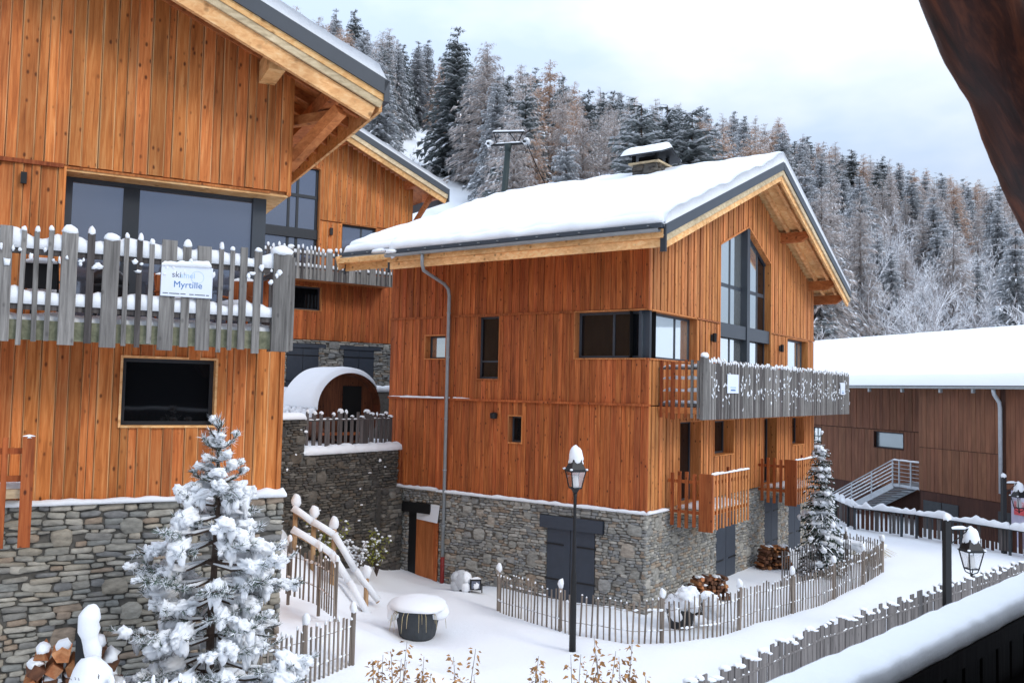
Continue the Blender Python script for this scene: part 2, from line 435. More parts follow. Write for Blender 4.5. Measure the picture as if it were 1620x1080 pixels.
    def sheet(s, P, nu, nv, thick, edge=(1, 1, 1, 1), ew=0.12):
        """snow slab: P(u,v) base point; thickness rounds off at the edges (u0,u1,v0,v1)"""
        o = len(s.v)
        for i in range(nu + 1):
            for j in range(nv + 1):
                u, v = i / nu, j / nv
                b = Vector(P(u, v)); k = 1.0
                for flag, dd in zip(edge, (u, 1 - u, v, 1 - v)):
                    if flag < 0:
                        if dd < 1e-6: k *= 0.86
                        continue
                    if flag and dd < flag * ew:
                        x = 1 - dd / (flag * ew); k *= math.sqrt(max(0, 1 - x * x))
                s.v.append(tuple(b + Vector((0, 0, thick(u, v, b) * k))))
        for i in range(nu):
            for j in range(nv):
                a = o + i * (nv + 1) + j
                s.f.append((a, a + nv + 1, a + nv + 2, a + 1)); s.m.append(s.mi)
        for e, flag in enumerate(edge):
            if flag >= 0: continue
            ids = [o + j for j in range(nv + 1)] if e == 0 else [o + nu * (nv + 1) + j for j in range(nv + 1)] if e == 1 else [o + i * (nv + 1) for i in range(nu + 1)] if e == 2 else [o + i * (nv + 1) + nv for i in range(nu + 1)]
            b0 = len(s.v)
            for n, q in enumerate(ids):
                u, v = (e % 2, n / nv) if e < 2 else (n / nu, e % 2)
                s.v.append(tuple(Vector(P(u, v)) - Vector((0, 0, 0.01))))
            for n in range(len(ids) - 1):
                s.f.append((ids[n], ids[n + 1], b0 + n + 1, b0 + n)); s.m.append(s.mi)
    def mesh(s, name, mats, smooth=False):
        me = bpy.data.meshes.new(name)
        me.from_pydata(s.v, [], s.f)
        if not isinstance(mats, (list, tuple)): mats = [mats]
        for m in mats: me.materials.append(m)
        if len(mats) > 1: me.polygons.foreach_set('material_index', s.m)
        if smooth: me.polygons.foreach_set('use_smooth', [True] * len(me.polygons))
        me.update()
        return me
    def build(s, name, mats, parent=None, loc=None, rz=0.0, smooth=False):
        return link(name, s.mesh(name, mats, smooth), parent, loc, rz)
def link(name, data, parent=None, loc=None, rz=0.0, scale=None, rot=None):
    o = bpy.data.objects.new(name, data)
    COL.objects.link(o)
    if parent: o.parent = parent
    if loc is not None: o.location = loc
    if rz: o.rotation_euler = (0, 0, rz)
    if rot is not None: o.rotation_euler = rot
    if scale is not None: o.scale = scale
    return o
def tag(o, label=None, cat=None, group=None, kind=None):
    if label: o['label'] = label
    if cat: o['category'] = cat
    if group: o['group'] = group
    if kind: o['kind'] = kind
    return o
def thing(name, label, cat, loc=(0, 0, 0), rz=0.0, group=None):
    o = link(name, None, None, loc, rz)
    o.empty_display_size = 0.3
    return tag(o, label, cat, group)
def stuff(o):
    o['kind'] = 'stuff'
    return o
# unit plank: 1 x 1 x 1 with a chamfered front (-Y), second material on the chamfers
_UB = {}
def unit_plank(m, e=None, ch=0.07):
    k = (m.name, e.name if e else '', ch)
    if k not in _UB:
        b = MB()
        pr = [(-0.5, 0.5), (-0.5, -0.3), (-0.5 + ch, -0.5), (0.5 - ch, -0.5), (0.5, -0.3), (0.5, 0.5)]
        b.v = [(x, y, -0.5) for x, y in pr] + [(x, y, 0.5) for x, y in pr]
        for i in range(6):
            j = (i + 1) % 6
            b.f.append((i, j, j + 6, i + 6)); b.m.append(1 if i in (1, 3) else 0)
        b.f += [(5, 4, 3, 2, 1, 0), (6, 7, 8, 9, 10, 11)]; b.m += [0, 0]
        _UB[k] = b.mesh('plank', [m, e or m])
    return _UB[k]
def piece(name, m, parent, c, size, rot=None, e=None):
    return link(name, unit_plank(m, e), parent, c, 0, size, rot)
# unit stones
_US = {}
def unit_stones(m):
    if m.name not in _US:
        out = []
        for q in range(9):
            rr = random.Random(q * 7 + 1); n = 9; vs = []; fs = []
            ang = [2 * math.pi * (k + rr.uniform(-0.25, 0.25)) / n for k in range(n)]
            ex = rr.uniform(0.34, 0.6)
            out_r = []
            for a in ang:
                cx, cz = math.cos(a), math.sin(a)
                k = 1.0 * rr.uniform(0.88, 1.06)
                out_r.append((0.5 * k * math.copysign(abs(cx) ** ex, cx), 0.5 * k * math.copysign(abs(cz) ** ex, cz)))
            for sc, y in ((1.0, 0.5), (1.0, -0.2), (0.80, -0.48)):
                for x, z in out_r: vs.append((x * sc, y + rr.uniform(-0.05, 0.05), z * sc))
            vs.append((0, -0.52, 0))
            for L in range(2):
                for k in range(n):
                    a, b2 = L * n + k, L * n + (k + 1) % n
                    fs.append((a, b2, b2 + n, a + n))
            for k in range(n): fs.append((2 * n + k, 2 * n + (k + 1) % n, 3 * n))
            b = MB(); b.add(vs, fs); out.append(b)
        _US[m.name] = (out, [b.mesh('stone', m, True) for b in out])
    return _US[m.name]
def lay_stones(x0, x1, z0, z1, holes, seed, rowh=(0.07, 0.13), wid=(0.16, 0.42), nbig=8, bigr=(0.3, 0.5), top=None):
    rr = random.Random(seed); bigs = []; res = []
    for _ in range(nbig * 12):
        if len(bigs) >= nbig: break
        w = rr.uniform(*bigr); h = w * rr.uniform(0.6, 0.95); x = rr.uniform(x0 + w / 2, x1 - w / 2); z = rr.uniform(z0 + h / 2, z1 - h / 2)
        if any(abs(x - b[0]) < (w + b[2]) * 0.62 and abs(z - b[1]) < (h + b[3]) * 0.62 for b in bigs): continue
        if any(a - w / 2 < x < b + w / 2 and c - h / 2 < z < d + h / 2 for a, b, c, d in holes): continue
        if top and z + h / 2 > top(x): continue
        bigs.append((x, z, w, h))
    z = z0
    while z < z1 - 0.02:
        h = min(rr.uniform(*rowh), z1 - z)
        if z1 - z - h < rowh[0] * 0.6: h = z1 - z
        x = x0 - rr.uniform(0, 0.1)
        while x < x1 - 0.03:
            w = rr.uniform(*wid) * (0.7 if rr.random() < 0.3 else 1)
            a, b = max(x, x0), min(x + w, x1)
            x += w
            cx = (a + b) / 2; cz = z + h / 2 + 0.055 * noise.noise(Vector((cx * 1.5, z * 1.1, seed)))
            hh = h * rr.uniform(0.80, 1.22)
            if b - a < 0.04: continue
            bad = False
            for hx0, hx1, hz0, hz1 in holes:
                if cz + hh * 0.3 > hz0 and cz - hh * 0.3 < hz1:
                    if a >= hx0 - 0.02 and b <= hx1 + 0.02: bad = True
                    elif a < hx0 < b: b = hx0
                    elif a < hx1 < b: a = hx1
            if bad or b - a < 0.05: continue
            cx = (a + b) / 2
            if any(((cx - bx) / (bw * 0.55)) ** 2 + ((cz - bz) / (bh * 0.55)) ** 2 < 1 for bx, bz, bw, bh in bigs): continue
            if top and cz + hh / 2 > top(cx): continue
            res.append((cx, cz, (b - a) * 0.985, hh * 0.98))
        z += h
    return [(b[0], b[1], b[2], b[3], 1) for b in bigs] + [r_ + (0,) for r_ in res]
def stone_face(wall, m, x0, x1, z0, z1, holes=(), seed=1, proud=0.05, maxparts=120, y=0.0, **kw):
    """stones on the front (-Y) of a wall part: the largest are parts, the rest one stuff part"""
    st = lay_stones(x0, x1, z0, z1, list(holes), seed, **kw)
    st.sort(key=lambda t: -t[2] * t[3])
    protos, meshes = unit_stones(m)
    rr = random.Random(seed + 99); rest = MB()
    for i, (x, z, w, h, big) in enumerate(st):
        q = rr.randrange(len(protos)); d = proud * rr.uniform(0.8, 1.5) * (1.25 if big else 1)
        fx = rr.choice((-1, 1)); th = rr.uniform(-0.11, 0.11)
        if i < maxparts:
            link('stone', meshes[q], wall, (x, y - d * 0.2, z), 0, (w * fx, d * 2, h), (0, th, 0))
        else:
            ct, sn = math.cos(th), math.sin(th); pb = protos[q]
            vs = []
            for a, b, c in pb.v:
                a *= w * fx; c *= h
                vs.append((x + a * ct + c * sn, y - d * 0.2 + b * d * 2, z - a * sn + c * ct))
            rest.add(vs, [f if fx > 0 else f[::-1] for f in pb.f])
    if rest.f: stuff(rest.build('small_stones', m, wall, smooth=True))
def wall_sheet(mb, x0, x1, z0, z1, holes, y=0.0, top=None):
    """vertical sheet with rectangular openings (optional sloping top)"""
    xs = sorted({x0, x1} | {v for h in holes for v in h[:2] if x0 < v < x1})
    if top: xs = sorted(set(xs) | {x0 + (x1 - x0) * i / 24 for i in range(25)})
    zs = sorted({z0, z1} | {v for h in holes for v in h[2:4] if z0 < v < z1})
    for i in range(len(xs) - 1):
        for j in range(len(zs) - 1):
            cx, cz = (xs[i] + xs[i + 1]) / 2, (zs[j] + zs[j + 1]) / 2
            if any(h[0] < cx < h[1] and h[2] < cz < h[3] for h in holes): continue
            a, b = zs[j], zs[j + 1]
            if top:
                ta, tb = top(xs[i]), top(xs[i + 1])
                if a >= max(ta, tb): continue
                mb.add([(xs[i], y, a), (xs[i + 1], y, a), (xs[i + 1], y, max(a, min(b, tb))), (xs[i], y, max(a, min(b, ta)))], [(0, 1, 2, 3)])
            else:
                mb.add([(xs[i], y, a), (xs[i + 1], y, a), (xs[i + 1], y, b), (xs[i], y, b)], [(0, 1, 2, 3)])
def clad(part, name, m, e, x0, x1, z0, z1, openings=(), pitch=0.16, gap=0.006, proud=0.03, alt=0.018, seed=0, top=None, jit=0.25, tilt=0.0):
    """vertical boards, each an object; openings (x0,x1,z0,z1) where z1 may be a function of x"""
    rr = random.Random(seed)
    brk = sorted({x0, x1} | {v for o in openings for v in o[:2] if x0 < v < x1})
    k = 0
    for a, b in zip(brk[:-1], brk[1:]):
        n = max(1, round((b - a) / pitch)); ws = [1 + rr.uniform(-jit, jit) for _ in range(n)]; t = sum(ws); x = a
        for w in ws:
            w = w / t * (b - a); cx = x + w / 2
            iv = [(z0, top(cx) if top else z1)]
            for ox0, ox1, oz0, oz1 in openings:
                if ox0 < cx < ox1:
                    o1 = oz1(cx) if callable(oz1) else oz1
                    nv = []
                    for lo, hi in iv:
                        if oz0 > lo: nv.append((lo, min(hi, oz0)))
                        if o1 < hi: nv.append((max(lo, o1), hi))
                    iv = nv
            d = proud + (alt if k % 2 else 0) + rr.uniform(0, 0.006)
            for lo, hi in iv:
                if hi - lo < 0.03: continue
                piece(name, m, part, (cx, -d / 2, (lo + hi) / 2), (max(0.02, w - gap), d, hi - lo), (0, rr.uniform(-tilt, tilt), 0), e)
            x += w; k += 1
def window(parent, loc, rz, x0, x1, z0, z1, depth=0.25, cols=(), rows=(), glass=None, lining=None, fw=0.06, frame=None, label=None, proud=0.05, name='window', sides='lrtb', sill=None):
    """window set back by depth: frame with mullions; lining boards and panes are its parts"""
    frame = frame or ANTH; b = MB(); y = depth
    b.box(x0, x0 + fw, y - 0.03, y + 0.04, z0, z1); b.box(x1 - fw, x1, y - 0.03, y + 0.04, z0, z1)
    b.box(x0 + fw, x1 - fw, y - 0.028, y + 0.038, z1 - fw, z1); b.box(x0 + fw, x1 - fw, y - 0.028, y + 0.038, z0, z0 + fw)
    cx = [x0 + fw / 2] + [x0 + (x1 - x0) * c for c in cols] + [x1 - fw / 2]
    cz = [z0 + fw / 2] + [z0 + (z1 - z0) * r_ for r_ in rows] + [z1 - fw / 2]
    for x in cx[1:-1]: b.box(x - fw * 0.45, x + fw * 0.45, y - 0.026, y + 0.036, z0 + fw, z1 - fw)
    for z in cz[1:-1]: b.box(x0 + fw, x1 - fw, y - 0.024, y + 0.034, z - fw * 0.4, z + fw * 0.4)
    w = b.build(name, frame, parent, loc, rz)
    if label: w['label'] = label
    g = glass or GLASS
    for i in range(len(cx) - 1):
        for j in range(len(cz) - 1):
            p = MB(); p.box(cx[i] + 0.01, cx[i + 1] - 0.01, y - 0.006, y + 0.008, cz[j] + 0.01, cz[j + 1] - 0.01)
            p.build('pane', g, w)
    if lining:
        t = 0.035
        if 'l' in sides: q = MB(); q.box(x0 - t, x0, -proud, y + 0.04, z0 - t, z1 + t); q.build('lining', lining, w)
        if 'r' in sides: q = MB(); q.box(x1, x1 + t, -proud, y + 0.04, z0 - t, z1 + t); q.build('lining', lining, w)
        if 't' in sides: q = MB(); q.box(x0, x1, -proud, y + 0.04, z1, z1 + t); q.build('lining', lining, w)
        if 'b' in sides: q = MB(); q.box(x0, x1, -proud - 0.02, y + 0.04, z0 - t, z0); q.build('sill', lining, w)
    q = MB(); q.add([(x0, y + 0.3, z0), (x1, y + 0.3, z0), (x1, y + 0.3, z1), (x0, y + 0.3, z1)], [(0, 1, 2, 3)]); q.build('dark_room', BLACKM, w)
    return w
def smooth(a, b, x):
    t = min(1, max(0, (x - a) / (b - a))); return t * t * (3 - 2 * t)
def lerp(a, b, t): return a + (b - a) * t

# ------------------------------------------------------------------ ground and hill
YB, YA, YC = R(35.195), R(62.18), R(55.49)
OB = Vector((3.4226, 22.0, 0)); RB = math.pi / 2 - YB         # chalet in the middle: near corner, x along its gable
OA = Vector((-3.8956, 14.7, 0)); RA = math.pi / 2 - YA        # chalet at the left: right corner of its gable
OC = Vector((-6.85, 37.0, 0)); RC = math.pi / 2 - YC          # chalet behind
XD = Vector((math.sin(R(17)), -math.cos(R(17)), 0)); OD = Vector((19.51, 34.0, 0)); RD = math.atan2(XD.y, XD.x)
EB_X = Vector((math.cos(RB), math.sin(RB), 0)); EB_Y = Vector((-math.sin(RB), math.cos(RB), 0))
def local(o, rz, x, y, z=0.0):
    return o + Vector((math.cos(rz) * x - math.sin(rz) * y, math.sin(rz) * x + math.cos(rz) * y, z))
CTRL = [(1.4, 18.7, -5.5), (-1.9, 19.3, -5.5), (3.4, 20.6, -5.5), (-1.9, 25.7, -5.65), (0.5, 22.5, -5.55), (8, 23, -5.5), (12, 28, -5.5), (16, 34, -5.5), (18, 30, -5.5),
        (14, 24, -5.5), (20, 40, -5.6), (6, 15, -5.6), (3, 11, -5.7), (0, 4, -5.9), (8, 10, -5.8), (-3.9, 12, -4.5), (-6, 11.5, -4.3), (-8, 9, -4.2), (-3, 9, -4.8), (-1, 8, -5.4),
        (-2.7, 16.4, -4.85), (-3.5, 17, -4.6), (-1.7, 16.2, -5.15), (-1.2, 17.2, -5.45), (-4.6, 16, -4.3), (-3.3, 21.3, -5.45), (-4.3, 21.2, -4.7), (-5.3, 21, -3.9), (-6.5, 21, -3.2),
        (-4.2, 19, -4.7), (-3.2, 19.2, -5.2), (-2.8, 20.3, -5.5), (-3, 24, -5.5), (-4.5, 24, -5.2), (-7, 23, -3.2), (25, 20, -5.6), (30, 45, -5.6), (10, 33, -5.5), (-0.6, 16, -5.5), (0.5, 14.5, -5.6)]
def gz(x, y):
    sw = sz = 0.0
    for a, b, c in CTRL:
        w = 1.0 / ((x - a) ** 2 + (y - b) ** 2 + 0.12) ** 1.7
        sw += w; sz += w * c
    return sz / sw + 0.035 * noise.noise(Vector((x * 0.9, y * 0.9, 3))) + 0.012 * noise.noise(Vector((x * 3.1, y * 3.1, 7)))
def crest(x): return 215 + 0.6 * max(0, x)
def hz(x, y):
    base = lerp(-5.7, 0.4, smooth(12, -6, x)) + 0.02 * max(0, y - 40)
    yc = crest(x); yy = min(y, yc)
    p = 0.40 * yy - 0.23 * x - 26 - 0.25 * max(0, y - yc)
    p += 2.2 * noise.noise(Vector((x * 0.02, y * 0.02, 1))) + 0.5 * noise.noise(Vector((x * 0.11, y * 0.11, 5)))
    k = 3.0; h = max(0, min(1, 0.5 + 0.5 * (p - base) / k))
    return lerp(base, p, h) + k * h * (1 - h) * 0.5
def grid(name, x0, x1, nx, y0, y1, ny, zf):
    b = MB()
    b.v = [(lerp(x0, x1, i / nx), lerp(y0, y1, j / ny), zf(lerp(x0, x1, i / nx), lerp(y0, y1, j / ny))) for i in range(nx + 1) for j in range(ny + 1)]
    for i in range(nx):
        for j in range(ny):
            a = i * (ny + 1) + j; b.f.append((a, a + ny + 1, a + ny + 2, a + 1)); b.m.append(0)
    o = b.build(name, SNOW, smooth=True)
    o['kind'] = 'structure'
    return o
grid('ground', -12, 34, 184, 1.0, 46, 180, gz)
grid('hillside', -260, 620, 176, 39, 640, 150, lambda x, y: hz(x, y) - (0.35 if y < 48 else 0))
def terrace_z(s, t):
    return lerp(-1.86, -0.1, smooth(12.5, 17, t)) + 0.04 * noise.noise(Vector((s * 0.8, t * 0.8, 2)))
tb = MB()
for i in range(41):
    for j in range(41):
        s, t = lerp(3.0, -16, i / 40), lerp(8.35, 26, j / 40)
        p = local(OB, RB, s, t); tb.v.append((p.x, p.y, terrace_z(s, t)))
for i in range(40):
    for j in range(40):
        a = i * 41 + j; tb.f.append((a, a + 1, a + 42, a + 41)); tb.m.append(0)
tag(tb.build('terrace_ground', SNOW, smooth=True), kind='structure')

# ------------------------------------------------------------------ middle chalet
RX, RZ, SL = 6.95, 7.30, 0.40            # ridge position, top height, slope
XL, XR, YF, YBK = -1.6, 15.1, -1.2, 9.6
def zroof(x): return RZ - SL * abs(x - RX)
chB = thing('chalet', 'large red-brown larch chalet on stone base with snowy roof, in the middle', 'chalet', OB, RB)
gw = MB()
gop = [(0, 3.0, 0.86, 2.08), (4.7, 9.2, -0.33, 4.4), (11.05, 13.45, -0.33, 2.03),
       (1.93, 3.36, -3.0, -0.79), (4.35, 5.87, -1.8, -0.8), (8.63, 9.9, -3.0, -0.79), (11.6, 13.05, -1.78, -0.8)]
bigtop = lambda x: 4.45 + (5.36 - 4.45) * (x - 4.7) / 2.4 if x < 7.1 else 5.36 - (5.36 - 4.45) * (x - 7.1) / 2.1
gops = [o if i != 1 else (4.7, 9.2, -0.33, bigtop) for i, o in enumerate(gop)]
wall_sheet(gw, 0, 14.3, -3.05, 7.0, [o if i != 1 else (4.7, 9.2, -0.33, 5.5) for i, o in enumerate(gop)], 0.05, top=lambda x: zroof(x) - 0.35)
# far side and back of the house body
gw.box(14.2, 14.3, 0.02, 9.0, -6, 3.6)
gw.box(0.2, 14.2, 8.9, 9.0, -6, 3.6)
gwo = gw.build('gable_wall', W_DD, chB)
clad(gwo, 'board', W_G, W_GE, 0, 14.3, 2.12, 7, [o for o in gops if callable(o[3])], 0.215, 0.045, 0.04, 0.012, 11, top=lambda x: zroof(x) - 0.32, jit=0.08)
clad(gwo, 'board', W_G, W_GE, 0, 14.3, -0.33, 2.06, gops[:3], 0.215, 0.045, 0.04, 0.012, 12, jit=0.08)
clad(gwo, 'board', W_G, W_GE, 0, 14.3, -3.0, -0.36, gops[3:], 0.215, 0.045, 0.04, 0.012, 13, jit=0.08)
for a, b in ((3.0, 4.66), (9.24, 14.3)):
    q = MB(); q.box(a, b, -0.075, 0, 2.075, 2.125); q.build('trim', W_GE, gwo)
# left wall (its own frame: x runs towards the corner, y inwards)
lw = MB()
lop = [(-2.1, 0, 0.86, 2.08), (-5.36, -4.61, 0.28, 2.06), (-4.2, -3.77, -1.47, -0.75)]
lop2 = [(-7.45, -6.6, 0.87, 1.55)]
wall_sheet(lw, -6.54, 0, -3.05, 4.0, lop, 0.01)
lwo = lw.build('left_wall', W_BE, chB, (0, 0, 0), -math.pi / 2)
k = 0
for za, zb in ((2.13, 4.0), (-0.30, 2.07), (-3.0, -0.36)):
    k += 1
    clad(lwo, 'plank', W_B, W_BE, -6.54, 0, za, zb, lop, 0.145, 0.005, 0.03, 0.02, 20 + k, jit=0.3, tilt=0.002)
lwr = MB(); wall_sheet(lwr, -8.9, -6.5, -3.05, 4.0, lop2, 0.01)
lw2 = lwr.build('recessed_wall', W_BE, chB, (0.12, 0, 0), -math.pi / 2)
for za, zb in ((2.13, 4.0), (-0.30, 2.07), (-3.0, -0.36)):
    k += 1
    clad(lw2, 'plank', W_B, W_BE, -8.9, -6.56, za, zb, lop2, 0.15, 0.005, 0.03, 0.02, 20 + k, jit=0.3)
for nm, x0, x1, z0, y in (('trim', -6.5, -2.14, 2.07, -0.085), ('trim', -6.5, 0.12, -0.36, -0.1), ('trim', -8.9, -6.52, 2.07, 0.03), ('trim', -8.9, -6.52, -0.36, 0.02)):
    q = MB(); q.box(x0, x1, y, y + 0.11, z0, z0 + 0.06); q.build(nm, REDW, lwo)
q = MB(); q.strip((-8.9, 0.06, -0.302), (-5.6, -0.05, -0.302), 0.06, 0.035, 3, step=0.2); stuff(q.build('snow', SNOW, lwo, smooth=True))
q = MB(); q.box(-6.56, -6.5, -0.06, 0.13, -3.0, 3.8); q.build('corner_board', W_B, lwo)
q = MB(); q.box(-0.03, 0.06, -0.065, 0.02, 2.1, 3.9); q.box(-0.03, 0.06, -0.065, 0.02, -3.0, 0.86); q.build('corner_board', W_B, lwo)
# windows of the left wall
RZL = -math.pi / 2
wL = window(chB, (0, 0, 0), RZL, -2.1, 0.0, 0.86, 2.08, 0.2, (0.5,), (), GLASS, W_G, 0.07, proud=0.06, sides='ltb')
q = MB(); q.box(-0.2, 0.0, 0.14, 0.2, 0.86, 2.08); q.build('corner_post', ANTH, wL)
window(chB, (0, 0, 0), RZL, -5.36, -4.61, 0.28, 2.06, 0.12, (), (0.28,), GLASS, W_BE, 0.06, proud=0.06)
wb = window(chB, (0, 0, 0), RZL, -4.2, -3.77, -1.47, -0.75, 0.16, (), (), GLASS, W_G, 0.05, proud=0.06)
window(chB, (0.12, 0, 0), RZL, -7.45, -6.6, 0.87, 1.55, 0.22, (), (), GLASSB, W_G, 0.05, proud=0.06)
# windows of the gable
wR = window(chB, (0, 0, 0), 0, 0.0, 3.0, 0.86, 2.08, 0.2, (0.68,), (), GLASSB, W_G, 0.07, proud=0.06, sides='rtb')
for a in gop[2:3]: window(chB, (0, 0, 0), 0, a[0], a[1], a[2], a[3], 0.2, (0.78,), (), GLASSB, W_G, 0.07, proud=0.06)
for i, a in enumerate(gop[3:]): window(chB, (0, 0, 0), 0, a[0], a[1], a[2], a[3], 0.3, (0.5,) if i in (0, 2) else (), (), GLASS, W_G, 0.06, proud=0.06, name='glazed_door' if i in (0, 2) else 'window')
# tall gable window: glazing bars follow the roof
bw = MB(); y0, y1 = 0.15, 0.21
bw.box(4.7, 4.78, y0, y1, -0.33, bigtop(4.74)); bw.box(9.12, 9.2, y0, y1, -0.33, 4.45)
bw.box(6.98, 7.22, y0 - 0.20, y1, -0.33, 5.30)
bw.box(4.7, 9.2, y0 - 0.17, y1 + 0.01, 1.72, 2.14)
bw.box(4.7, 9.2, y0 + 0.01, y1 - 0.01, -0.33, -0.25)
for x in (6.0, 7.75, 8.45): bw.box(x - 0.05, x + 0.05, y0 + 0.005, y1 - 0.01, -0.25, bigtop(x))
bw.box(4.78, 9.12, y0 + 0.015, y1 - 0.02, 3.28, 3.40)
bw.beam((4.7, (y0 + y1) / 2, 4.42), (7.1, (y0 + y1) / 2, 5.33), 0.13, 0.09); bw.beam((7.1, (y0 + y1) / 2, 5.33), (9.2, (y0 + y1) / 2, 4.42), 0.13, 0.09)
bwo = bw.build('gable_window', ANTH, chB); bwo['label'] = 'tall pointed gable window with anthracite cross mullions'
xs = [4.78, 6.0, 7.1, 7.75, 8.45, 9.12]
for i in range(5):
    for za, zb in ((-0.25, 1.75), (2.12, 3.3), (3.38, None)):
        p = MB(); a, b = xs[i], xs[i + 1]; y = 0.17
        ta, tb_ = (zb, zb) if zb else (bigtop(a), bigtop(b))
        p.add([(a, y, za), (b, y, za), (b, y, tb_), (a, y, ta), (a, y + 0.012, za), (b, y + 0.012, za), (b, y + 0.012, tb_), (a, y + 0.012, ta)],
              [(0, 1, 2, 3), (7, 6, 5, 4), (0, 4, 5, 1), (1, 5, 6, 2), (2, 6, 7, 3), (3, 7, 4, 0)])
        p.build('pane', GLASSB if i < 4 else GLASS, bwo)
for pts in (((4.68, 4.45), (7.1, 5.38)), ((7.1, 5.38), (9.22, 4.45)), ((9.22, 4.45), (9.22, -0.33)), ((4.68, 4.45), (4.68, -0.33))):
    q = MB(); q.beam((pts[0][0], 0.08, pts[0][1]), (pts[1][0], 0.08, pts[1][1]), 0.30, 0.05, up=(0, 0, 1) if pts[0][0] != pts[1][0] else (1, 0, 0)); q.build('lining', W_G, bwo)
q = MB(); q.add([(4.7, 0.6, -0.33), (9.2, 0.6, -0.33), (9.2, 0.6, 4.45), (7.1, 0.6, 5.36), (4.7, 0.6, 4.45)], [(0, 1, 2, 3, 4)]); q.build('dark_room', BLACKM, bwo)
# stone base
sh_g = [(4.45, 5.98, -6, -3.45), (8.6, 9.95, -6, -3.45), (11.1, 12.5, -6, -3.45)]
sb = MB(); sb.box(-0.06, 14.36, -0.06, 0.3, -6.4, -3.02)
sg = sb.build('stone_base', MORT, chB)
stone_face(sg, ST_B, -0.1, 14.36, -6.0, -3.04, sh_g, 5, 0.032, 150, -0.06, rowh=(0.05, 0.10), wid=(0.10, 0.32), nbig=34, bigr=(0.22, 0.42))
sb = MB(); sb.box(-6.6, 0.058, -0.058, 0.3, -6.4, -3.021); sb.box(-8.9, -6.6, 0.08, 0.4, -6.4, -3.022)
sl = sb.build('stone_base', MORT, chB, (0, 0, 0), RZL)
stone_face(sl, ST_B, -6.6, 0.1, -6.0, -3.04, [(-2.85, -1.37, -6, -3.62), (-3.06, -1.1, -3.68, -3.34)], 6, 0.032, 150, -0.058, rowh=(0.05, 0.10), wid=(0.10, 0.34), nbig=40, bigr=(0.22, 0.42))
stone_face(sl, ST_B, -8.9, -6.6, -6.0, -3.04, [(-7.9, -7.15, -6, -3.7)], 8, 0.045, 10, 0.08, rowh=(0.05, 0.10), wid=(0.10, 0.30), nbig=6, bigr=(0.22, 0.36))
q = MB(); q.strip((-6.7, -0.11, -3.03), (0.12, -0.11, -3.03), 0.13, 0.06, 5, 0.3, 0.1); q.strip((-8.8, 0.02, -3.03), (-6.75, 0.02, -3.03), 0.15, 0.07, 6, 0.3, 0.1)
stuff(q.build('snow', SNOW, sl, smooth=True))
q = MB(); q.strip((-0.1, -0.11, -3.03), (1.1, -0.11, -3.03), 0.13, 0.055, 5, 0.3, 0.1); stuff(q.build('snow', SNOW, sg, smooth=True))
def shutters(rz, x0, x1, z0, z1, header=None):
    b = MB(); m = (x0 + x1) / 2
    b.box(x0, m - 0.012, -0.09, -0.02, z0, z1); b.box(m + 0.012, x1, -0.09, -0.02, z0, z1); b.box(x0, x1, -0.03, -0.01, z0, z1)
    s = b.build('shutter', SHUT, chB, (0, 0, 0), rz)
    for zz in (lerp(z0, z1, 0.36), lerp(z0, z1, 0.80)):
        for a, c in ((x0 - 0.05, x0 + 0.36 * (x1 - x0)), (x1 - 0.36 * (x1 - x0), x1 + 0.05)):
            q = MB(); q.box(a, c, -0.104, -0.09, zz - 0.02, zz + 0.02); q.build('hinge', BLACK, s)
    if header:
        q = MB(); q.box(header[0], header[1], -0.16, -0.02, header[2], header[3]); q.build('lintel', SHUT, s)
shutters(RZL, -2.83, -1.38, -5.75, -3.66, (-3.04, -1.12, -3.66, -3.34))
for a in sh_g: shutters(0, a[0], a[1], -5.7, -3.45)
q = MB(); q.box(-7.9, -7.2, 0.06, 0.12, -5.9, -3.75); dr = q.build('cellar_door', BLACK, chB, (0, 0, 0), RZL)
q = MB(); q.box(-8.15, -7.0, -0.05, 0.1, -3.75, -3.45); q.build('lintel', BLACK, dr)
# roof
rb_ = MB()
for a, b in ((XL, RX), (RX, XR)):
    za, zb = zroof(a) - 0.06, zroof(b) - 0.06
    y0 = YF + 0.06
    vs = [(a, y0, za), (b, y0, zb), (b, YBK, zb), (a, YBK, za)]
    rb_.add(vs + [(x, y, z - 0.14) for x, y, z in vs], [(0, 1, 2, 3), (7, 6, 5, 4), (0, 4, 5, 1), (1, 5, 6, 2), (2, 6, 7, 3), (3, 7, 4, 0)])
roof = rb_.build('roof', BEAM, chB)
for (a, b) in ((XL, RX), (RX, XR)):
    za, zb = zroof(a), zroof(b)
    q = MB(); q.beam((a, YF, za - 0.11), (b, YF, zb - 0.11), 0.06, 0.24); q.build('metal_verge', ANTH, roof)
    q = MB(); q.beam((a, YF + 0.03, za - 0.31), (b, YF + 0.03, zb - 0.31), 0.05, 0.18); q.build('fascia_board', BEAM2, roof)
    q = MB(); q.beam((a + (0.04 if a < 0 else 0), YF + 0.1, za - 0.46), (b - (0.04 if b > 9 else 0), YF + 0.1, zb - 0.46), 0.07, 0.22); q.build('fascia_board', BEAM, roof)
    q = MB(); q.beam((a, YBK, za - 0.2), (b, YBK, zb - 0.2), 0.06, 0.4); q.build('fascia_board', BEAM, roof)
    for yy in (-0.32, -0.78):
        q = MB(); q.beam((a, yy, za - 0.27), (b, yy, zb - 0.27), 0.1, 0.14); q.build('rafter', BEAM, roof)
q = MB(); q.box(XL - 0.02, XL + 0.05, YF - 0.04, YF + 0.1, zroof(XL) - 0.62, zroof(XL) + 0.02); q.build('verge_end', ANTHD, roof)
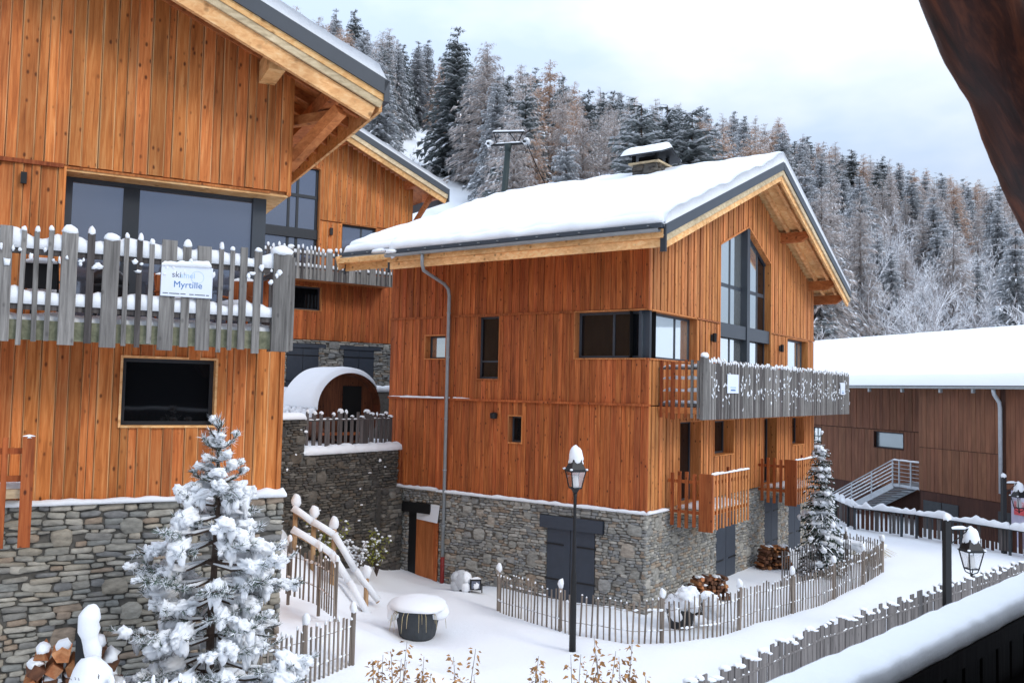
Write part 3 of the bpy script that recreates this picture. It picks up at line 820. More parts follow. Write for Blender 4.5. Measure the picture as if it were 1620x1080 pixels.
for x in (0.25, 3.7, 6.95, 10.3, 13.6, 14.7):
    zt = zroof(x) - 0.30
    q = MB(); h = 0.34
    vs = [(x - 0.11, -0.98, zt), (x + 0.11, -0.98, zt), (x + 0.11, 0.2, zt), (x - 0.11, 0.2, zt), (x - 0.11, -0.98, zt - h * 0.55), (x + 0.11, -0.98, zt - h * 0.55), (x + 0.11, 0.2, zt - h), (x - 0.11, 0.2, zt - h), (x - 0.11, -0.76, zt - h), (x + 0.11, -0.76, zt - h)]
    q.add(vs, [(0, 1, 2, 3), (0, 4, 5, 1), (4, 8, 9, 5), (8, 7, 6, 9), (1, 5, 9, 6, 2), (0, 3, 7, 8, 4)]); q.build('purlin', BEAM3, roof)
# eave along the left wall
for ya, yb, dx in ((YF + 0.02, 7.5, 0.0), (7.53, YBK, 0.28)):
    zt = zroof(XL + dx)
    for z0, z1, pr in ((-0.30, -0.09, 0.0), (-0.50, -0.305, 0.045)):
        q = MB(); q.box(XL + dx - 0.03 + pr, XL + dx + 0.05 + pr, ya, yb, zt + z0, zt + z1); q.build('eave_board', BEAM, roof)
    q = MB(); q.beam((XL + dx - 0.06, ya, zt - 0.02), (XL + dx - 0.06, yb, zt - 0.02), 0.16, 0.11); q.build('metal_eave', ANTH, roof)
    q = MB(); nseg = 8
    pr = [(XL + dx - 0.13 + 0.075 * math.cos(a), zt - 0.10 + 0.075 * math.sin(a)) for a in [math.pi + math.pi * i / nseg for i in range(nseg + 1)]]
    pr2 = [(x + (0.006 if x > XL + dx - 0.13 else -0.006), z - 0.006) for x, z in pr]
    n = len(pr)
    q.v = [(x, y, z) for y in (ya + 0.05, yb - 0.02) for x, z in pr] + [(x, y, z) for y in (ya + 0.05, yb - 0.02) for x, z in pr2]
    for i in range(n - 1): q.f += [(i, i + 1, n + i + 1, n + i), (2 * n + i + 1, 2 * n + i, 3 * n + i, 3 * n + i + 1)]; q.m += [0, 0]
    q.build('gutter', ZINC, roof, smooth=True)
    y = ya + 0.3
    while y < yb:
        q = MB(); q.box(XL + dx - 0.215, XL + dx - 0.02, y, y + 0.03, zt - 0.035, zt - 0.022); q.build('gutter_bracket', ZINC, roof); y += 0.62
    q = MB(); q.box(XL + dx, XL + dx + 0.03, yb - 0.05, yb + 0.02, zt - 0.6, zt); q.build('end_trim', ANTHD, roof)
# snow on the roof
q = MB()
def thB(u, v, b): return 0.36 + 0.08 * noise.noise(Vector((b.x * 0.7, b.y * 0.7, 1))) + 0.07 * noise.noise(Vector((b.x * 1.9, b.y * 1.9, 4)))
def pB(u, v):
    y = lerp(YF - 0.02, YBK, v); x = lerp(XL - 0.03, RX, u)
    if u < 0.08: x += (1 - u / 0.08) * (0.28 if y > 7.5 else 0.0) + (1 - u / 0.08) * 0.10 * noise.noise(Vector((y * 1.3, 0, 3)))
    return (x, y, zroof(x) - 0.01)
q.sheet(pB, 60, 90, thB, (0.30, 0, -1, 0.12), 0.12)
def pB2(u, v):
    x = lerp(RX, XR + 0.04, u); return (x, lerp(YF - 0.02, YBK, v), zroof(x) - 0.01)
q.sheet(pB2, 40, 60, lambda u, v, b: 0.34 * (1 - 0.45 * smooth(0.1, 1, u)), (0, 0.2, -1, 0.12), 0.12)
for ya, yb, dx in ((YF, 7.45, 0.0), (7.5, YBK, 0.28)):
    q.strip((XL + dx + 0.10, ya, zroof(XL + dx) + 0.015), (XL + dx + 0.10, yb, zroof(XL + dx) + 0.015), 0.44, 0.30, ya, 0.16, 0.12, 10, 0.0, 2.2)
q.blob((XL - 0.1, 7.3, zroof(XL) - 0.02), (0.12, 0.2, 0.08), 31, 0.4); q.blob((XL - 0.12, 7.2, zroof(XL) - 0.1), (0.06, 0.1, 0.12), 33, 0.4)
q.blob((XL + 0.18, 7.9, zroof(XL) + 0.06), (0.14, 0.4, 0.1), 32, 0.3)
stuff(q.build('snow', SNOW, roof, smooth=True))
# chimney with its little saddle roof
q = MB(); cx, cy, cz = 6.55, 3.2, zroof(6.6)
cz -= 0.14
q.box(cx - 0.45, cx + 0.45, cy - 0.45, cy + 0.45, cz - 0.3, cz + 0.62)
chm = q.build('chimney', MORTD, roof)
for i in range(46):
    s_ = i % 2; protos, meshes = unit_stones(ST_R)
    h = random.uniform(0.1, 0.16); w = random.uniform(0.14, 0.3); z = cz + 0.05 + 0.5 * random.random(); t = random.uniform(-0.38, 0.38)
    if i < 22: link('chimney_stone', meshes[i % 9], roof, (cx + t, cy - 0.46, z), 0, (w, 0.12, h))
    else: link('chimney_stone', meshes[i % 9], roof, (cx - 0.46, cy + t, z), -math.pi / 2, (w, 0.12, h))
q = MB(); q.box(cx - 0.56, cx + 0.56, cy - 0.56, cy + 0.56, cz + 0.62, cz + 0.68); q.build('chimney_slab', BEAM2, roof)
q = MB()
for sx in (-1, 1):
    for sy in (-1, 1): q.box(cx + sx * 0.42 - 0.05, cx + sx * 0.42 + 0.05, cy + sy * 0.42 - 0.05, cy + sy * 0.42 + 0.05, cz + 0.68, cz + 0.95)
q.box(cx - 0.3, cx + 0.3, cy - 0.3, cy + 0.3, cz + 0.68, cz + 0.9)
q.build('chimney_supports', BLACKM, roof)
q = MB()
q.beam((cx - 0.8, cy, cz + 0.86), (cx, cy, cz + 1.16), 1.5, 0.05); q.beam((cx, cy, cz + 1.16), (cx + 0.8, cy, cz + 0.86), 1.5, 0.05); q.build('chimney_cap', ANTHD, roof)
q = MB()
def pC(u, v):
    x = lerp(-0.82, 0.82, u); return (cx + x, cy + lerp(-0.78, 0.78, v), cz + 1.19 - 0.37 * abs(x))
q.sheet(pC, 16, 14, lambda u, v, b: 0.2 + 0.03 * noise.noise(b * 3), (1, 1, 1, 1), 0.16)
stuff(q.build('chimney_snow', SNOW, roof, smooth=True))
# downpipe
q = MB(); q.tube([(XL - 0.12, 6.1, 3.74), (XL - 0.12, 6.1, 3.42), (XL - 0.02, 6.12, 3.26), (-0.42, 6.35, 3.02), (-0.18, 6.4, 2.9), (-0.13, 6.4, 2.7), (-0.13, 6.4, -4.9)], 0.05, 10)
for z in (2.2, 0.9, -0.9, -2.4, -4.0): q.tube([(-0.13, 6.4, z - 0.02), (-0.13, 6.4, z + 0.02)], 0.062, 10)
dp = q.build('downpipe', ZINC, chB, smooth=True)
q = MB(); q.tube([(-0.13, 6.4, -4.9), (-0.13, 6.4, -6.0)], 0.062, 10)
for z in (-5.15, -5.5): q.tube([(-0.13, 6.4, z - 0.015), (-0.13, 6.4, z + 0.015)], 0.07, 10)
q.build('red_pipe_foot', REDP, dp, smooth=True)
q = MB(); q.lathe((-0.12, 4.68, -0.74), [(0.02, -0.1), (0.1, -0.09), (0.11, 0.05), (0.05, 0.08)], 10); q.build('vent', BLACK, chB)
# balcony of the first floor: grey pickets in front, red ones on the near side
BY = -1.3
bs = MB(); bs.box(0.55, 14.45, BY + 0.06, -0.06, -0.52, -0.36)
bal = bs.build('balcony', BEAM3, chB); bal['label'] = 'long first floor balcony fenced with grey weathered pickets'
rr = random.Random(5); x = 0.56
q = MB(); q.box(0.42, 0.78, BY - 0.04, BY + 0.05, -0.66, 0.90); q.build('post', GREY, bal)
x = 0.80
while x < 14.42:
    w = rr.choice((0.05, 0.06, 0.08, 0.11, 0.16)); top = 0.82 + rr.uniform(-0.06, 0.05)
    if x + w > 14.5: break
    piece('picket', GREY if rr.random() < 0.7 else GREYD, bal, (x + w / 2, BY - 0.02, (top - 0.66) / 2), (w, 0.035, top + 0.66), (0, rr.uniform(-0.006, 0.006), 0))
    x += w + rr.uniform(0.012, 0.045)
for z in (0.5, -0.25):
    q = MB(); q.box(0.6, 14.44, BY + 0.005, BY + 0.05, z - 0.04, z + 0.04); q.build('rail', GREYD, bal)
for y0 in (-1.15, -0.98, -0.82, -0.64, -0.46, -0.30, -0.14):
    piece('picket', REDW if y0 > -0.9 else GREY, bal, (0.56, y0, 0.08 + rr.uniform(-0.03, 0.03)), (0.07 if y0 != -0.46 else 0.12, 0.035, 1.46), (0, 0, -math.pi / 2))
for z in (0.62, -0.3):
    q = MB(); q.box(0.575, 0.62, -1.22, -0.07, z - 0.03, z + 0.03); q.build('rail', GREYD, bal)
q = MB(); q.blob((0.6, BY, 0.93), (0.19, 0.09, 0.10), 2, 0.1, flat=0.5)
for i in range(95):
    xx = 0.85 + 13.5 * i / 94 + rr.uniform(-0.03, 0.03); q.blob((xx, BY - 0.02, 0.83 + rr.uniform(-0.05, 0.04)), (0.05, 0.03, rr.uniform(0.04, 0.09)), i, 0.3, 6, 4)
for i in range(230):
    xx = rr.uniform(0.9, 14.4); z = 0.02 + rr.gauss(0, 0.2) if rr.random() < 0.5 else rr.uniform(-0.05, 0.55)
    q.blob((xx, BY - 0.05, z), (rr.uniform(0.010, 0.028), 0.018, rr.uniform(0.02, 0.07)), i, 0.4, 5, 4, Matrix.Rotation(rr.uniform(-0.8, 0.8), 3, 'Y'))
for z in (0.65, 0.36, 0.05, -0.25): q.strip((0.66, -1.15, z), (0.66, -0.15, z), 0.07, 0.07, z * 10, 0.3, 0.08)
q.strip((0.62, -0.65, -0.35), (14.3, -0.65, -0.35), 0.9, 0.14, 3, 0.2, 0.2)
stuff(q.build('snow', SNOW, bal, smooth=True))
for x0, x1, lab in ((1.1, 3.76, 'small lower balcony of reddish larch slats nearest the lamp post'), (7.95, 10.6, 'second small larch slat balcony beside the snowy spruce')):
    q = MB(); q.box(x0 + 0.05, x1 - 0.03, BY + 0.07, -0.08, -3.12, -3.0)
    sbm = q.build('slat_balcony', BEAM2, chB); sbm['label'] = lab
    q = MB(); q.box(x0 - 0.02, x0 + 0.06, BY - 0.03, BY + 0.33, -3.50, -2.05); q.build('corner_post', REDW, sbm)
    x = x0 + 0.1; i = 0
    while x < x1:
        piece('slat', W_G, sbm, (x + 0.05, BY, -2.76 + (0.0 if i % 2 else 0.02)), (0.09, 0.028, 1.42), None, W_GE); x += 0.225; i += 1
    for y in (-0.83, -0.62, -0.42, -0.22):
        piece('slat', REDW, sbm, (x0 + 0.02, y, -2.74), (0.09, 0.05, 1.40 + 0.06 * math.sin(y * 9)), (0, 0, RZL))
    piece('slat', REDW, sbm, (x1, -0.7, -2.76), (0.07, 0.05, 1.42), (0, 0, RZL))
    for z in (-2.28, -3.05):
        q = MB(); q.box(x0 + 0.06, x1 - 0.02, BY + 0.03, BY + 0.08, z - 0.04, z + 0.04); q.build('rail', REDW, sbm)
        q = MB(); q.box(x0 + 0.045, x0 + 0.09, BY + 0.34, -0.08, z - 0.04, z + 0.04); q.build('rail', REDW, sbm)
    q = MB(); q.strip((x0, BY, -2.05), (x1, BY, -2.05), 0.06, 0.03, 4, 0.5, 0.06); q.strip((x0 + 0.1, -0.7, -2.99), (x1 - 0.1, -0.7, -2.99), 1.0, 0.1, 5, 0.2, 0.15)
    stuff(q.build('snow', SNOW, sbm, smooth=True))
# things fixed to it
for nm, x, lab in (('wall_lamp', 4.05, 'small black wall lamp left of the tall gable window'), ('wall_lamp', 10.15, 'small black wall lamp right of the tall gable window')):
    t = thing(nm, lab, 'wall lamp', local(OB, RB, x, -0.05, 1.62), RB, 'wall lamps beside the gable window')
    q = MB(); q.box(-0.07, 0.07, -0.03, 0, -0.09, 0.09); q.build('back_plate', BLACK, t)
    q = MB(); q.lathe((0, -0.10, 0), [(0.03, -0.13), (0.06, -0.12), (0.06, 0.12), (0.03, 0.13)], 10); q.build('shade', BLACK, t)
for x, w, z0, z1, lab in ((2.35, 0.80, 0.02, 0.52, 'white paper notice tied to the near end of the grey balcony pickets'), (13.35, 0.62, 0.06, 0.5, 'white paper notice at the far end of the grey balcony pickets')):
    t = thing('notice', lab, 'sign', local(OB, RB, x, BY - 0.06, 0), RB, 'notices on the grey balcony')
    q = MB(); q.box(-w / 2, w / 2, -0.012, 0, z0, z1); q.build('sheet', WHITE, t)
    for zz, ww, m in ((0.30, 0.5, INKL), (0.16, 0.42, INKB)):
        q = MB(); q.box(-ww * w / 2, ww * w / 2, -0.015, -0.0125, z0 + zz * (z1 - z0) - 0.018, z0 + zz * (z1 - z0) + 0.018); q.build('print', m, t)

# ------------------------------------------------------------------ left chalet
ARX, ARZ = -7.2, 8.57
AXR, AYF, AYB = 1.3, -1.2, 10.5
def zra(x): return ARZ - 0.413 * abs(x - ARX)
chA = thing('chalet', 'orange larch chalet with large balcony at the left, nearest to the viewer', 'chalet', OA, RA)
aw = MB()
aop = [(-3.35, 0.0, 0.86, 3.2)]
alow = [(-2.44, -1.06, -0.69, 0.36)]
wall_sheet(aw, -9.5, 0, -1.85, 8.4, aop + alow, 0.012, top=lambda x: zra(x) - 0.35)
aw.box(-0.03, -0.001, 0.012, 9.5, 3.2, 5.2); aw.box(-0.03, -0.001, 0.012, 9.5, -6, 0.86); aw.box(-0.03, -0.001, 3.6, 9.5, 0.86, 3.2)
awo = aw.build('gable_wall', W_AE, chA)
clad(awo, 'plank', W_A, W_AE, -7.6, 0, 3.26, 8, (), 0.165, 0.006, 0.035, 0.03, 31, top=lambda x: zra(x) - 0.3, jit=0.4, tilt=0.004)
clad(awo, 'plank', W_A, W_AE, -7.6, 0, 0.86, 3.2, aop, 0.165, 0.006, 0.035, 0.03, 32, jit=0.4, tilt=0.004)
clad(awo, 'plank', W_A, W_AE, -7.6, 0, -1.81, 0.84, alow, 0.165, 0.006, 0.035, 0.03, 33, jit=0.4, tilt=0.004)
q = MB(); q.box(-7.6, -3.39, -0.10, 0, 3.2, 3.26); q.build('trim', REDW, awo)
q = MB(); q.box(-0.02, 0.05, -0.075, 0.06, 3.2, 5.3); q.box(-0.02, 0.05, -0.075, 0.06, -1.81, 0.6); q.build('corner_board', W_A, awo)
# corner glazing set back under the gable
wA = window(chA, (0, 0, 0), 0, -3.35, -0.30, 0.86, 3.2, 0.36, (0.31,), (), GLASSA, W_A, 0.10, proud=0.08, sides='lt')
q = MB(); q.box(-0.50, -0.28, 0.28, 0.50, 0.86, 3.2); q.build('corner_post', ANTH, wA)
q = MB(); q.box(-0.36, -0.34, 0.5, 3.6, 0.9, 3.15); q.build('pane', GLASSA, wA)
q = MB(); q.box(-3.35, 0.0, -0.06, 3.4, 3.165, 3.199); q.build('soffit_panel', BEAM, wA)
q = MB(); q.box(-2.52, -2.28, 0.32, 0.42, 0.9, 3.1); q.build('mullion', ANTHD, wA)
window(chA, (0, 0, 0), 0, -2.44, -1.06, -0.69, 0.36, 0.16, (), (), GLASS, BEAM, 0.06, ANTHD, proud=0.07)
# stone base
ab = MB(); ab.box(-9.5, 0.06, -0.12, 0.4, -6.4, -1.84)
abo = ab.build('stone_base', MORTD, chA); abo['label'] = 'base of flat grey fieldstones with dark joints'
stone_face(abo, ST_A, -7.0, 0.1, -5.1, -1.86, (), 41, 0.036, 300, -0.12, rowh=(0.055, 0.125), wid=(0.16, 0.46), nbig=34, bigr=(0.22, 0.44))
q = MB(); q.strip((-7.4, -0.14, -1.845), (-0.2, -0.14, -1.845), 0.16, 0.055, 2, 0.3, 0.08); q.strip((-0.4, -0.1, -1.845), (0.14, -0.1, -1.845), 0.24, 0.12, 7, 0.3, 0.05)
q.strip((0.05, -0.15, -1.845), (0.05, 3.0, -1.845), 0.16, 0.1, 7, 0.3, 0.1)
stuff(q.build('snow', SNOW, abo, smooth=True))
# roof
ra = MB()
for a, b in ((-15.7, ARX), (ARX, AXR)):
    za, zb = zra(a) - 0.06, zra(b) - 0.06; y0 = AYF + 0.06
    vs = [(a, y0, za), (b, y0, zb), (b, AYB, zb), (a, AYB, za)]
    ra.add(vs + [(x, y, z - 0.13) for x, y, z in vs], [(0, 1, 2, 3), (7, 6, 5, 4), (0, 4, 5, 1), (1, 5, 6, 2), (2, 6, 7, 3), (3, 7, 4, 0)])
roofA = ra.build('roof', BEAM3, chA)
a, b = ARX, AXR; za, zb = zra(a), zra(b)
q = MB(); q.beam((a, AYF, za - 0.10), (b, AYF, zb - 0.10), 0.06, 0.24); q.build('metal_verge', ANTH, roofA)
q = MB(); q.beam((a, AYF + 0.03, za - 0.27), (b - 0.02, AYF + 0.03, zb - 0.27), 0.05, 0.12); q.build('fascia_board', BEAM, roofA)
q = MB(); q.beam((a, AYF + 0.05, za - 0.385), (b - 0.06, AYF + 0.05, zb - 0.385), 0.05, 0.12); q.build('fascia_board', BEAM2, roofA)
q = MB(); q.beam((a, AYF + 0.12, za - 0.54), (b - 0.2, AYF + 0.12, zb - 0.54), 0.09, 0.24); q.build('fascia_board', BEAM, roofA)
for yy in (-0.80, -0.42, -0.06):
    q = MB(); q.beam((a, yy, za - 0.28), (b, yy, zb - 0.28), 0.1, 0.16); q.build('rafter', BEAM3, roofA)
for yy in (0.6, 1.3, 2.0, 2.7, 3.4, 4.1, 4.8, 5.5):
    q = MB(); q.beam((-0.6, yy, zra(-0.6) - 0.28), (b, yy, zb - 0.28), 0.1, 0.16); q.build('rafter', BEAM3, roofA)
q = MB(); q.box(AXR - 0.04, AXR + 0.05, AYF - 0.03, AYB, zra(AXR) - 0.34, zra(AXR) + 0.02); q.build('metal_eave', ANTH, roofA)
q = MB(); q.box(AXR - 0.1, AXR - 0.045, AYF + 0.05, AYB, zra(AXR) - 0.5, zra(AXR) - 0.06); q.build('eave_board', BEAM, roofA)
for x, y0 in ((-0.42, -0.85), (-3.8, -0.85)):
    z = zra(x) - 0.36
    q = MB(); q.box(x - 0.13, x + 0.13, y0, 0.1, z - 0.36, z); q.build('purlin', BEAM, roofA)
q = MB(); q.beam((0.55, -1.05, zra(0.55) - 0.52), (0.55, 6.0, zra(0.55) - 0.52), 0.2, 0.26); q.build('purlin', BEAM3, roofA)
q = MB(); q.beam((0.62, -0.9, 4.55), (0.03, 0.15, 3.75), 0.18, 0.2); q.build('brace', BEAM3, roofA)
q = MB(); q.beam((0.03, 0.3, 4.55), (0.7, -0.4, 4.62), 0.14, 0.16); q.build('brace', BEAM3, roofA)
q = MB()
def pA(u, v):
    x = lerp(ARX, AXR + 0.03, u); return (x, lerp(AYF - 0.02, AYB, v), zra(x) - 0.01)
q.sheet(pA, 50, 40, lambda u, v, b: 0.27 + 0.05 * noise.noise(Vector((b.x, b.y, 2))), (0, 0.25, -1, 0.2), 0.12)
def pA2(u, v):
    x = lerp(-15.7, ARX, u); return (x, lerp(AYF - 0.02, AYB, v), zra(x) - 0.01)
q.sheet(pA2, 10, 10, lambda u, v, b: 0.22, (0.25, 0, 0.12, 0.2), 0.12)
stuff(q.build('snow', SNOW, roofA, smooth=True))
# balcony
def fuz(o, rz, y, px, py):
    """pixel of the photograph to (x, z) on the plane at inward offset y of a facade"""
    ex = Vector((math.cos(rz), math.sin(rz), 0)); n = Vector((-math.sin(rz), math.cos(rz), 0))
    p = o + n * y; v = ray(px, py); t = p.dot(n) / v.dot(n)
    return (v * t - o).dot(ex), (v * t).z
AY = -1.3
q = MB(); q.box(-8.0, -0.32, AY + 0.10, -0.05, 0.60, 0.72); balA = q.build('balcony', BEAM3, chA); balA['label'] = 'wide balcony of uneven grey weathered pickets with snow on the rails'
q = MB(); q.box(-8.0, -0.30, AY + 0.03, AY + 0.09, 0.53, 0.80); q.build('rim_board', MOSS, balA)
PK = [(35, 62, 50), (115, 26, 75), (180, 26, 80), (245, 26, 75), (335, 78, 85), (437, 36, 90), (532, 78, 120), (605, 24, 110), (668, 27, 120), (724, 24, 140), (805, 72, 120), (890, 40, 150), (975, 66, 150), (1053, 22, 160), (1105, 22, 170), (1160, 34, 155), (1227, 36, 175)]
caps = MB(); rr = random.Random(9)
for i, (cx, w, ty) in enumerate(PK):
    px, py = cx / 3, ty / 3 + 340
    x, z = fuz(OA, RA, AY - 0.02, px, py); x2, _ = fuz(OA, RA, AY - 0.02, px + w / 3, py); w = x2 - x
    zb = 0.50 + rr.uniform(-0.05, 0.05)
    piece('picket', GREY if rr.random() < 0.75 else GREYD, balA, (x, AY - 0.02, (z + zb) / 2), (w, 0.045, z - zb), (0, rr.uniform(-0.012, 0.012), 0))
    hh = rr.uniform(0.05, 0.10)
    if i not in (10, 12, 15, 0): caps.blob((x, AY - 0.02, z + 0.015), (w * 0.52, 0.04, hh), i, 0.15, 9, 6, flat=0.6)
xx = -4.3
while xx > -7.8:
    w = rr.choice((0.1, 0.11, 0.13, 0.28)); z = 2.02 + rr.uniform(-0.05, 0.05)
    piece('picket', GREY, balA, (xx - w / 2, AY - 0.02, (z + 0.5) / 2), (w, 0.045, z - 0.5)); xx -= w + rr.uniform(0.08, 0.2)
q = MB(); q.box(-0.47, -0.20, AY - 0.06, AY + 0.12, 0.50, 2.0); q.build('post', GREY, balA)
q = MB(); q.box(-0.195, -0.13, AY - 0.02, AY + 0.10, 0.52, 1.97); q.build('post', GREY, balA)
caps.blob((-0.34, AY + 0.02, 2.02), (0.17, 0.12, 0.13), 77, 0.12, 12, 7, flat=0.6)
for z, d in ((1.75, 0.045), (0.99, 0.05)):
    q = MB(); q.box(-8.0, -0.32, AY + 0.008, AY + 0.055, z - 0.05, z + 0.05); q.build('rail', GREYD, balA)
    caps.strip((-8, AY + 0.03, z + 0.045), (-0.3, AY + 0.03, z + 0.045), 0.11, 0.19, z * 7, 0.3, 0.06)
caps.strip((-8, AY + 0.22, 0.72), (-0.36, AY + 0.22, 0.72), 0.3, 0.2, 5, 0.12, 0.1)
caps.strip((-8, AY + 0.62, 0.72), (-0.4, AY + 0.62, 0.72), 0.6, 0.16, 6, 0.12, 0.15)
for i in range(34):
    x = rr.uniform(-4.2, -0.3); caps.blob((x, AY - 0.06, rr.choice((1.72, 1.66, 1.6)) + rr.uniform(-0.06, 0.06)), (rr.uniform(0.015, 0.05), 0.025, rr.uniform(0.02, 0.06)), i, 0.4, 6, 4)
stuff(caps.build('snow', SNOW, balA, smooth=True))
q = MB(); q.box(-0.36, -0.31, AY + 0.1, -0.05, 1.72, 1.78); q.box(-0.36, -0.31, AY + 0.1, -0.05, 0.95, 1.02); q.build('rail', GREYD, balA)
for y in (-1.0, -0.7, -0.4): piece('picket', GREY, balA, (-0.30, y, 1.25), (0.1, 0.04, 1.45), (0, 0, math.pi / 2))
# lower balcony of larch posts at the frame's left edge
xl, zl = fuz(OA, RA, AY, 56, 690); xw, zw = fuz(OA, RA, AY, 27, 866)
q = MB(); q.box(-6.0, xl - 0.05, AY + 0.08, -0.1, -1.62, -1.5); lb = q.build('slat_balcony', BEAM2, chA); lb['label'] = 'lower balcony of reddish larch posts at the frame edge'
q = MB(); q.box(xw, xl, AY - 0.03, AY + 0.05, zw, zl); q.build('post', REDW, lb)
q = MB(); q.strip((xw, AY + 0.01, zl), (xl, AY + 0.01, zl), 0.08, 0.03, 3); stuff(q.build('snow', SNOW, lb, smooth=True))
xs_, zs_ = fuz(OA, RA, AY, 9, 692)
for k in range(6):
    piece('slat', REDW, lb, (xs_ - 0.33 * k, AY, (zs_ + zw) / 2), (0.07, 0.05, zs_ - zw))
for z in (-0.98, -1.35):
    q = MB(); q.box(-6.0, xw, AY + 0.055, AY + 0.1, z - 0.04, z + 0.04); q.build('rail', REDW, lb)
q = MB(); q.box(-6.0, xw, AY + 0.2, -0.2, -1.5, -1.42); stuff(q.build('snow', SNOW, lb))
q = MB(); q.box(-6.4, -3.95, 0.0, 0.02, -1.2, -0.2); q.build('lower_window', GLASS, lb)
# sign on the balcony
p0 = fuz(OA, RA, AY - 0.07, 256, 416.5); p1 = fuz(OA, RA, AY - 0.07, 335, 474)
sw_, sh_ = p1[0] - p0[0], p0[1] - p1[1] - 0.03
sgn = thing('sign', 'white rectangular sign board on the grey picket balcony reading Myrtille', 'sign', local(OA, RA, (p0[0] + p1[0]) / 2, AY - 0.06, (p0[1] + p1[1]) / 2), RA)
q = MB(); q.box(-sw_ / 2, sw_ / 2, -0.012, 0.01, -sh_ / 2, sh_ / 2); q.build('board', WHITE, sgn)
def text(s_, size, x, z, m, parent, y=-0.0135, bold=0.0, ax='CENTER'):
    cu = bpy.data.curves.new('lettering', 'FONT'); cu.body = s_; cu.size = size; cu.align_x = ax; cu.offset = bold; cu.extrude = 0.0008; cu.resolution_u = 4
    tmp = bpy.data.objects.new('lettering', cu); COL.objects.link(tmp)
    dg = bpy.context.evaluated_depsgraph_get(); me = bpy.data.meshes.new_from_object(tmp.evaluated_get(dg))
    bpy.data.objects.remove(tmp)
    me.materials.clear(); me.materials.append(m)
    return link('lettering', me, parent, (x, y, z), 0, None, (math.pi / 2, 0, 0))
text('Myrtille', sh_ * 0.29, 0.02 * sw_, -sh_ * 0.20, INKB, sgn)
text('ski', sh_ * 0.27, -sw_ * 0.30, sh_ * 0.12, INKG, sgn, ax='LEFT')
text('amel', sh_ * 0.25, -sw_ * 0.145, sh_ * 0.12, INKL, sgn, ax='LEFT')
q = MB(); q.tube([(sw_ * 0.2 + 0.09 * math.cos(t), -0.0135, sh_ * 0.16 + 0.09 * math.sin(t)) for t in [2 * math.pi * i / 20 for i in range(21)]], 0.0025, 4); q.build('emblem', INKL, sgn)
for x0_, x1_ in ((-0.46, -0.36), (-0.34, -0.14), (-0.12, -0.02), (0.05, 0.14), (0.16, 0.36), (0.38, 0.44)):
    q = MB(); q.box(x0_ * sw_, x1_ * sw_, -0.014, -0.0125, -sh_ * 0.425, -sh_ * 0.395); q.build('fine_print', INKG, sgn)
q = MB(); q.strip((-sw_ / 2, 0, sh_ / 2), (sw_ / 2 - 0.02, 0, sh_ / 2 + 0.02), 0.05, 0.06, 3, 0.6, 0.04, freq=9); stuff(q.build('snow', SNOW, sgn, smooth=True))
t = thing('wall_lamp', 'small black box wall lamp on the orange chalet left of its big window', 'wall lamp', local(OA, RA, fuz(OA, RA, 0, 38, 284)[0], -0.06, fuz(OA, RA, 0, 38, 284)[1]), RA)
q = MB(); q.box(-0.04, 0.04, -0.09, -0.02, -0.085, 0.085); q.build('shade', BLACK, t)
q = MB(); q.box(-0.03, 0.03, -0.02, 0.02, -0.05, 0.05); q.build('back_plate', BLACK, t)
# furniture half hidden behind the pickets
def chair(x, y, rz, lab, m=BLACK):
    t = thing('outdoor_chair', lab, 'chair', local(OA, RA, x, y, 0.72), RA + rz, 'chairs on the left balcony')
    for sx in (-1, 1):
        for sy in (-1, 1):
            q = MB(); q.tube([(sx * 0.24, sy * 0.22, 0), (sx * 0.22, sy * 0.2, 0.45)], 0.016, 6); q.build('leg', m, t)
        q = MB(); q.tube([(sx * 0.22, 0.2, 0.45), (sx * 0.22, 0.3, 0.95)], 0.016, 6); q.build('back_post', m, t)
        q = MB(); q.tube([(sx * 0.24, -0.2, 0.64), (sx * 0.24, 0.24, 0.66)], 0.018, 6); q.build('armrest', m, t)
    q = MB(); q.box(-0.24, 0.24, -0.22, 0.22, 0.43, 0.46); q.build('seat', m, t)
    q = MB(); q.box(-0.22, 0.22, 0.24, 0.28, 0.55, 0.93); q.build('backrest', m, t)
    q = MB(); q.blob((0, -0.02, 0.48), (0.27, 0.24, 0.14), x * 3, 0.12, 10, 6, flat=0.8); q.strip((-0.22, 0.3, 0.93), (0.22, 0.3, 0.93), 0.08, 0.06, 2); stuff(q.build('snow', SNOW, t, smooth=True))
chair(-3.55, -0.6, 2.9, 'dark outdoor chair heaped with snow at the left end of the balcony')
chair(-1.75, -0.55, 0.4, 'dark folding chair with snow just left of the sign', REDW)
chair(-0.85, -0.55, -0.5, 'dark folding chair with snow just right of the sign', REDW)
t = thing('barbecue', 'black kettle barbecue on the left balcony behind the pickets', 'barbecue', local(OA, RA, -2.72, -0.5, 0.72), RA)
q = MB(); q.lathe((0, 0, 0.62), [(0.05, -0.2), (0.2, -0.12), (0.28, 0.02), (0.29, 0.08)], 16); q.build('bowl', BLACK, t, smooth=True)
q = MB(); q.lathe((0, 0, 0.70), [(0.29, 0.01), (0.27, 0.12), (0.16, 0.22), (0.03, 0.25)], 16); q.build('lid', BLACK, t, smooth=True)
for a in (0.3, 2.4, 4.5):
    q = MB(); q.tube([(0.3 * math.cos(a), 0.3 * math.sin(a), 0), (0.12 * math.cos(a), 0.12 * math.sin(a), 0.5)], 0.014, 6); q.build('leg', BLACK, t)

